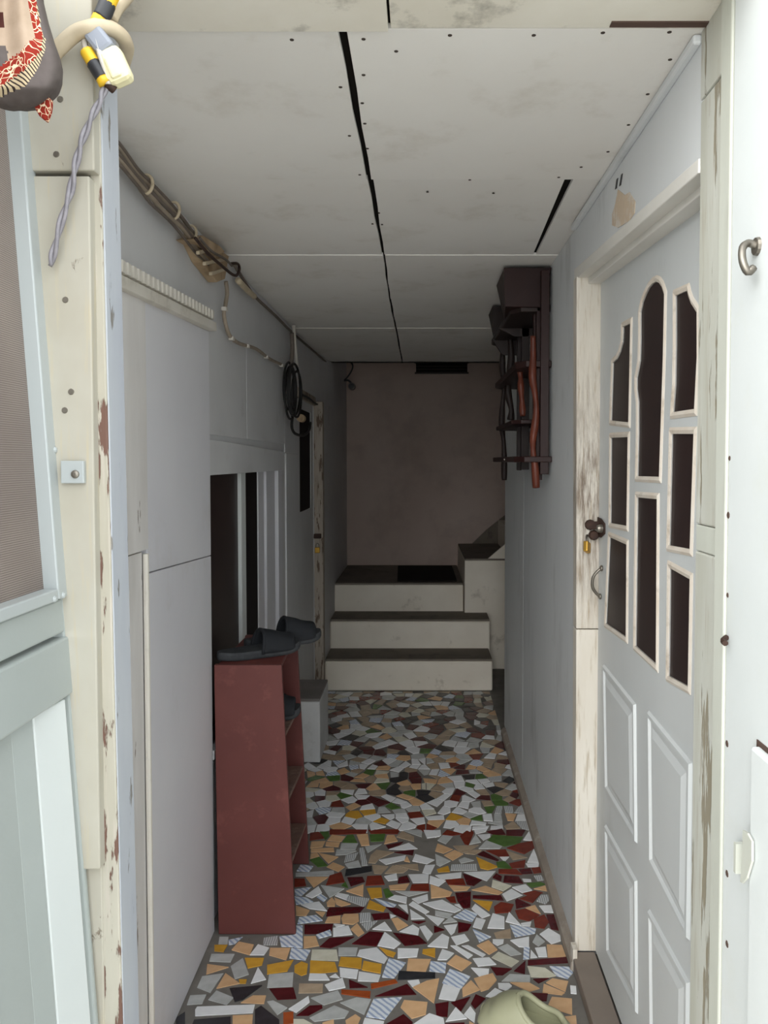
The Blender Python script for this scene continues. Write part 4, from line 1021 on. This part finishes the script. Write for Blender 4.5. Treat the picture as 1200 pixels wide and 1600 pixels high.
# ---- padlocks
def padlock(label, c, s, rx):
    o = thing('padlock', c, label, 'padlock')
    b = MB().box(-.5 * s, .5 * s, -.25 * s, .25 * s, 0, 1.15 * s)
    bo = b.build('body', M['brass'], None, bevel=.12 * s, origin=(0, 0, 0)); bo.parent = o
    sh = MB().tube([(-.3 * s, 0, 1.1 * s), (-.3 * s, 0, 1.5 * s), (-.2 * s, 0, 1.8 * s), (0, 0, 1.92 * s), (.2 * s, 0, 1.8 * s), (.3 * s, 0, 1.5 * s), (.3 * s, 0, 1.1 * s)], .09 * s, 8)
    so = sh.build('shackle', M['steel'], None, smooth=True, origin=(0, 0, 0)); so.parent = o
    o.rotation_euler = rx
    return o
c = onY(917, 863, JY - .022)
padlock('small brass padlock hanging open from the right door hasp', c, .026, (math.radians(-8), math.radians(22), math.radians(55)))
c = onY(496, 864, 4.604)
padlock('tiny brass padlock on the far left door hasp', c, .030, (0, 0, 0))

# ---- doormat on the landing
dm = MB().prism([onZ(621, 909, .582) + Vector((0, 0, 0)), onZ(714, 909, .582), onZ(706, 886, .582), onZ(622, 886, .582)], (0, 0, .012))
tag(dm.build('doormat', M['mat'], bevel=.003), 'black doormat on the landing above the steps', 'doormat')

# ---- vent and camera on the back wall
vt = thing('wall_vent', ((v0.x + v1.x) / 2, YB - .01, v1.z), 'dark rectangular vent slot high on the back wall', 'vent')
MB().box(v0.x, v1.x, YB - .02, YB - .001, v1.z, v0.z).build('backing', M['gap'], vt)
MB().box(v0.x - .01, v1.x + .01, YB - .03, YB - .001, v1.z - .012, v1.z).build('frame', M['dwood2'], vt)
MB().box(v0.x - .01, v1.x + .01, YB - .03, YB - .001, v0.z, v0.z + .012).build('frame', M['dwood2'], vt)
for k in range(2):
    z = v1.z + (v0.z - v1.z) * (k + 1) / 3
    MB().box(v0.x, v1.x, YB - .027, YB - .02, z - .003, z + .003).build('slat', M['dwood2'], vt)
cc = onY(550, 604, 5.9)
sc_ = thing('security_camera', cc, 'small dark security camera in the far left upper corner', 'camera')
MB().lathe([(.010, -.055), (.026, -.05), (.028, -.02), (.027, .03), (.018, .04)], cc, 'Y', 14).build('housing', M['block_top'], sc_)
MB().lathe([(.005, -.062), (.019, -.060), (.021, -.052)], cc, 'Y', 14).build('lens', M['black'], bpy.data.objects['housing'])
MB().tube([cc + Vector((0, .02, .02)), cc + Vector((-.03, .03, .05)), Vector((-.588, 5.93, cc.z + .05))], .008, 8).build('bracket', M['black'], sc_)
MB().tube([Vector((-.585, 5.93, cc.z + .05)), cc + Vector((-.02, .03, .10)), cc + Vector((.005, .03, .16)), cc + Vector((-.02, .03, .2))], .006, 8).build('lead', M['blackcable'], sc_)

# ---- cables under the ceiling on the left wall
cb = thing('cable_bundle', (XL + .02, 2.0, ZC - .04), 'brown cables bundled along the left edge of the ceiling', 'cables')
def wp(px, py, off=.016): return onX(px, py, XL + .014 + off)
base_line = [(150,196),(185,232),(214,268),(236,293),(262,320),(285,345),(305,372),(325,392)]
for k, (d, r, mat) in enumerate(((0, .0050, 'cable2'), (7, .0045, 'cable'), (15, .0060, 'cable2'), (-6, .0045, 'cable'), (22, .0038, 'cable'))):
    P = [wp(x + rng.uniform(-1.5, 1.5), y + d + rng.uniform(-2, 2), .014 + .004 * (k % 2)) for x, y in base_line]
    MB().tube(P, r, 7).build('cable', M[mat], cb, smooth=True)
for (px, py) in ((228,285),(271,326),(298,362)):
    c = wp(px, py + 3, .014)
    ringp = [c + Vector((math.cos(a) * .015, 0, math.sin(a) * .022)) + Vector((0, .004 * math.sin(a), 0)) for a in [i * math.pi / 5 for i in range(11)]]
    MB().tube(ringp, .004, 6, smooth=2).build('cable_tie', M['conduit'], cb, smooth=True)
P = [wp(x, y, .010) for x, y in ((365,412),(385,445),(400,465),(430,493),(455,518),(480,540),(512,568))]
MB().tube(P, .006, 7).build('cable', M['cable'], cb, smooth=True)
P = [wp(x, y, .012) for x, y in ((372,438),(385,452),(397,463))]
MB().tube(P, .011, 8).build('conduit_stub', M['conduit'], cb, smooth=True)

jb = thing('junction_block', wp(340, 425), 'old tan wooden junction block with wires under the ceiling', 'junction box')
q = [onX(x, y, XL + .03) for x, y in ((303,382),(318,372),(358,400),(352,436),(340,441),(316,410))]
MB().prism(q, (-.03, 0, 0)).build('block', M['woodblock'], jb, bevel=.003)
q = [onX(x, y, XL + .045) for x, y in ((300,375),(318,368),(345,385),(352,394),(338,400))]
MB().prism(q, (-.045, 0, 0)).build('cover', M['woodblock'], jb, bevel=.003)
for (x0, y0, x1, y1) in ((306,392,322,388), (316,409,346,403), (326,425,352,417)):
    a, b = onX(x0, y0, XL + .036), onX(x1, y1, XL + .036)
    MB().prism([a, b, b + Vector((0, 0, -.010)), a + Vector((0, 0, -.010))], (.010, 0, 0)).build('cleat', M['conduit'], jb, bevel=.002)
MB().tube([wp(305,372,.05), wp(325,396,.055), wp(345,414,.055), wp(362,428,.05), wp(370,430,.045), wp(374,420,.04), wp(371,412,.035), wp(360,412,.03)], .0045, 7).build('wire', M['rust'], jb, smooth=True)
MB().tube([wp(312,372,.048), wp(330,392,.05), wp(352,405,.045), wp(362,415,.035)], .004, 7).build('wire', M['cable'], jb, smooth=True)

cn = thing('conduit_run', wp(400, 550), 'thin clipped cable running down from the junction block along the wall', 'cable')
P = [wp(x, y, .010) for x, y in ((353,440),(355,458),(352,478),(350,490),(353,508),(360,526),(375,537),(400,545),(420,560),(441,570))]
MB().tube(P, .0065, 7).build('cable', M['cable2'], cn, smooth=True)
for (px, py) in ((351,483),(362,529),(386,541),(416,558),(440,571)):
    c = wp(px, py, .012); MB().box(c.x - .008, c.x + .008, c.y - .012, c.y + .012, c.z - .006, c.z + .006).build('clip', M['clip'], cn, bevel=.002)

# ---- coil of black cable hanging on the left wall
XK = XL + .035
ck = thing('cable_coil', onX(457, 680, XK), 'coil of black cable hanging from the left wall near the ceiling', 'cable coil')
for k, (x0, x1, y0, y1, off) in enumerate(((445,463,572,655,0), (449,469,568,650,.012), (452,461,575,645,.02), (443,459,566,640,-.008), (456,471,580,652,.016))):
    pts = []
    for i in range(17):
        a = 2 * math.pi * i / 16
        pts.append(onX((x0 + x1) / 2 + (x1 - x0) / 2 * math.sin(a), (y0 + y1) / 2 - (y1 - y0) / 2 * math.cos(a), XK + off))
    MB().tube(pts, .0055, 7, smooth=2).build('loop', M['blackcable'], ck, smooth=True)
MB().tube([onX(x, y, XK) for x, y in ((457,650),(456,668),(462,678),(475,680),(483,672),(485,660))], .007, 7).build('tail', M['blackcable'], ck, smooth=True)
MB().tube([onX(x, y, XK) for x, y in ((456,520),(457,545),(455,575))], .010, 7).build('lead', M['cable'], ck, smooth=True)
MB().tube([onX(x, y, XK + .005) for x, y in ((459,508),(461,540),(464,574))], .0085, 8).build('white_tube', M['clip'], ck, smooth=True)
pc = onX(472, 654, XK + .01)
MB().lathe([(.010, -.05), (.020, -.048), (.020, .0), (.014, .004)], pc, 'Y', 14).build('plug', M['brass'] if False else M['woodblock'], ck)
MB().tube([onX(x, y, XL + .02) for x, y in ((470,616),(482,622),(492,630),(501,634))], .006, 7).build('lead', M['blackcable'], ck, smooth=True)

# ---- taped plug and conduit at the top of the left post
YK = 0.985
pg = thing('power_plug', onY(165, 135, YK), 'cream plug with grey, black and yellow taped leads on the left post', 'plug')
def yk(px, py, d=0.0): return onY(px, py, YK + d)
def obox(px0, px1, half, depth):   # box along a pixel line on the post
    a, b = yk(*px0), yk(*px1); t = (b - a).normalized(); n = Vector((t.z, 0, -t.x))
    vs = []
    for (p) in (a, b):
        for (s1, s2) in ((-1, -1), (1, -1), (1, 1), (-1, 1)):
            vs.append(p + n * half * s1 + Vector((0, depth * s2, 0)))
    return MB().add(vs, [(0, 3, 2, 1), (4, 5, 6, 7), (0, 1, 5, 4), (1, 2, 6, 5), (2, 3, 7, 6), (3, 0, 4, 7)])
obox((170, 80), (193, 131), .0150, .012).build('plug_body', M['plugc'], pg, bevel=.007)
obox((175, 96), (189, 128), .007, .0145).build('plug_ridge', M['plugc'], pg, bevel=.003)
obox((146, 52), (171, 84), .0125, .012).build('tape_wrap', M['greytape'], pg, bevel=.005)
def seg(pts, r, mat, name='lead'):
    MB().tube([yk(x, y, d) for x, y, d in pts], r, 9, smooth=3).build(name, M[mat], pg, smooth=True)
seg([(135,50,0),(132,66,0),(136,82,0)], .004, 'clip')
seg([(135,80,-.004),(141,90,-.004),(147,100,-.004)], .0085, 'yellow')
seg([(146,99,-.004),(155,113,-.004),(161,123,-.004)], .0088, 'black')
seg([(160,122,-.004),(165,132,-.004)], .0085, 'yellow')
seg([(178,-14,0),(172,-2,0),(168,6,0)], .010, 'yellow')
seg([(168,5,0),(163,18,0),(158,28,0)], .0105, 'black')
seg([(158,27,0),(153,38,0),(151,46,0)], .010, 'yellow')
seg([(151,45,.0),(146,52,.0),(140,55,.002),(137,62,.002)], .007, 'black')
seg([(150,60,-.008),(158,88,-.008),(168,118,-.006),(170,132,-.004)], .004, 'clip')
seg([(165,128,0),(172,134,0),(179,140,.004)], .006, 'rust')
bc = thing('bent_conduit', onY(190, 60, 1.0), 'beige flexible conduit looping across the top of the left post', 'conduit')
MB().tube([onY(x, y, Y) for x, y, Y in ((78,90,.990),(95,72,.985),(118,52,.98),(140,44,.978),(160,41,.985),(180,48,1.0),(194,62,1.02),(198,78,1.05),(193,98,1.08))], .0095, 10).build('conduit', M['conduit'], bc, smooth=True)
MB().tube([onY(x, y, Y) for x, y, Y in ((205,-20,1.03),(192,-4,1.02),(180,10,1.01),(170,30,1.0))], .011, 9).build('conduit', M['conduit'], bc, smooth=True)
_cp = [onY(x, y, Y) for x, y, Y in ((165,136,.985),(155,160,.985),(140,190,.985),(126,225,.984),(117,262,.984),(110,300,.984),(96,345,.984),(84,392,.986),(78,420,.99))]
_fine = []
for i in range(len(_cp) - 1):
    for k in range(6): _fine.append(_cp[i].lerp(_cp[i + 1], k / 6))
hcord = MB()
for ph in (0, math.pi):
    hcord.tube([p + Vector((math.cos(i * .45 + ph), math.sin(i * .45 + ph), 0)) * .0026 for i, p in enumerate(_fine)], .0027, 7, smooth=1)
tag(hcord.build('hanging_cord', M['cord'], smooth=True), 'thin grey twisted cord dangling down the cream left post', 'cord')

# ---- patterned cloth bag hanging at upper left
YG = 0.86
bag = thing('cloth_bag', onY(30, 180, YG), 'patterned cloth bag with red scroll border hanging on the screen door', 'bag')
redge = [(-150,55),(-60,62),(0,66),(30,73),(60,82),(85,91),(105,95.5),(125,94),(140,88),(150,80),(160,70),(168,58),(172,45)]
ledge = [(-150,-30),(-60,-45),(0,-55),(60,-60),(110,-58),(150,-40),(168,0),(172,20)]
def interp(tab, y):
    for (a, b) in zip(tab, tab[1:]):
        if y <= b[0]: 
            t = max(0, (y - a[0]) / (b[0] - a[0])); return a[1] + (b[1] - a[1]) * t
    return tab[-1][1]
def bagxy(u, v):
    y = -150 + 322 * v; l, r = interp(ledge, y), interp(redge, y); return l + (r - l) * u, y
def bulge(u, v): return .045 * (max(0, 1 - (2 * u - 1) ** 4)) ** .5 * (max(0.0, min(1, (1 - v) * 9))) ** .5 * (.5 + .5 * v) + .010 * math.sin(u * 17 + v * 4) * (1.1 - v) * (u * (1 - u) * 4)
def front(u, v):
    x, y = bagxy(u, v); return onY(x, y, YG - bulge(u, v))
def back(u, v):
    x, y = bagxy(u, v); p = onY(x, y, YG); return p + Vector((0, bulge(u, v) * .6, 0))
def poly_in(x, y, P): return inside((x, y), P)
A_in = [(-90,-150),(40,-150),(43,0),(49,30),(54,58),(30,82),(0,104),(-90,160)]
A_red = [(-90,-150),(52,-150),(56,0),(60,25),(65,45),(67,62),(64,80),(40,108),(0,136),(-90,190)]
A_crm = [(-90,-150),(53,-150),(57,0),(62,25),(64,45),(71,62),(69,85),(52,118),(40,134),(0,152),(-90,200)]
def bmat(u, v):
    x, y = bagxy(u, v)
    if poly_in(x, y, A_in):
        if x < 6 and 20 < y < 42: return 4
        if x < 12 and 70 < y < 108 and y > 60 + x * 1.6: return 3
        return 0
    if poly_in(x, y, A_red): return 1
    if poly_in(x, y, A_crm): return 2
    return 3
def clothmat(name, c, c2, print_=None, freq=60):
    t = NT(name); col = t.mix(t.ramp(t.noise(40, 4), .3, .7), lin(c), lin(c2))
    if print_ == 'scroll':
        vr = t.n('ShaderNodeTexVoronoi', feature='DISTANCE_TO_EDGE'); vr.inputs['Scale'].default_value = freq
        ds = t.n('ShaderNodeTexNoise'); ds.inputs['Scale'].default_value = 45; t.l(t.coords(), ds.inputs['Vector'])
        ad = t.n('ShaderNodeMix', data_type='RGBA'); ad.inputs['Factor'].default_value = .035; t.l(t.coords(), ad.inputs[6]); t.l(ds.outputs['Color'], ad.inputs[7])
        t.l(ad.outputs[2], vr.inputs['Vector'])
        col = t.mix(t.ramp(vr.outputs['Distance'], .055, .03), col, lin('d8c3a4'))
    if print_ == 'fringe':
        w = t.n('ShaderNodeTexWave', bands_direction='DIAGONAL'); w.inputs['Scale'].default_value = 110; w.inputs['Distortion'].default_value = 1
        t.l(t.coords(), w.inputs['Vector']); col = t.mix(t.ramp(w.outputs['Fac'], .62, .72), col, lin('2e2624'))
    t.bump(t.noise(300, 2), .3, .0006)
    return t.fin(col, .85, spec=.15)
cloth = [clothmat('cloth_beige', 'a59381', '968471'), clothmat('cloth_red', '86291e', '782219', 'scroll', 120), clothmat('cloth_cream', 'b5a588', 'a8987b', 'fringe'), clothmat('cloth_dark', '5d5653', '514a48'), clothmat('cloth_maroon', '4a2620', '3d201c')]
MB().grid(front, 64, 80, mat=bmat).grid(back, 64, 80, m=3).build('pouch', cloth, bag, smooth=True, weld=.0001)
tip = [(48,158),(72,150),(78,152),(76,170),(70,188),(60,180)]
MB().prism([onY(x, y, YG - .012) for x, y in tip], (0, .010, 0)).build('corner_flap', cloth[1], bag, bevel=.002)
MB().tube([onY(5, -140, YG), onY(0, -160, YG + .01), onY(-25, -175, YG + .0), Vector((LX(2.05) - .01, YG, 2.056))], .006, 8).build('strap', cloth[3], bag, smooth=True)
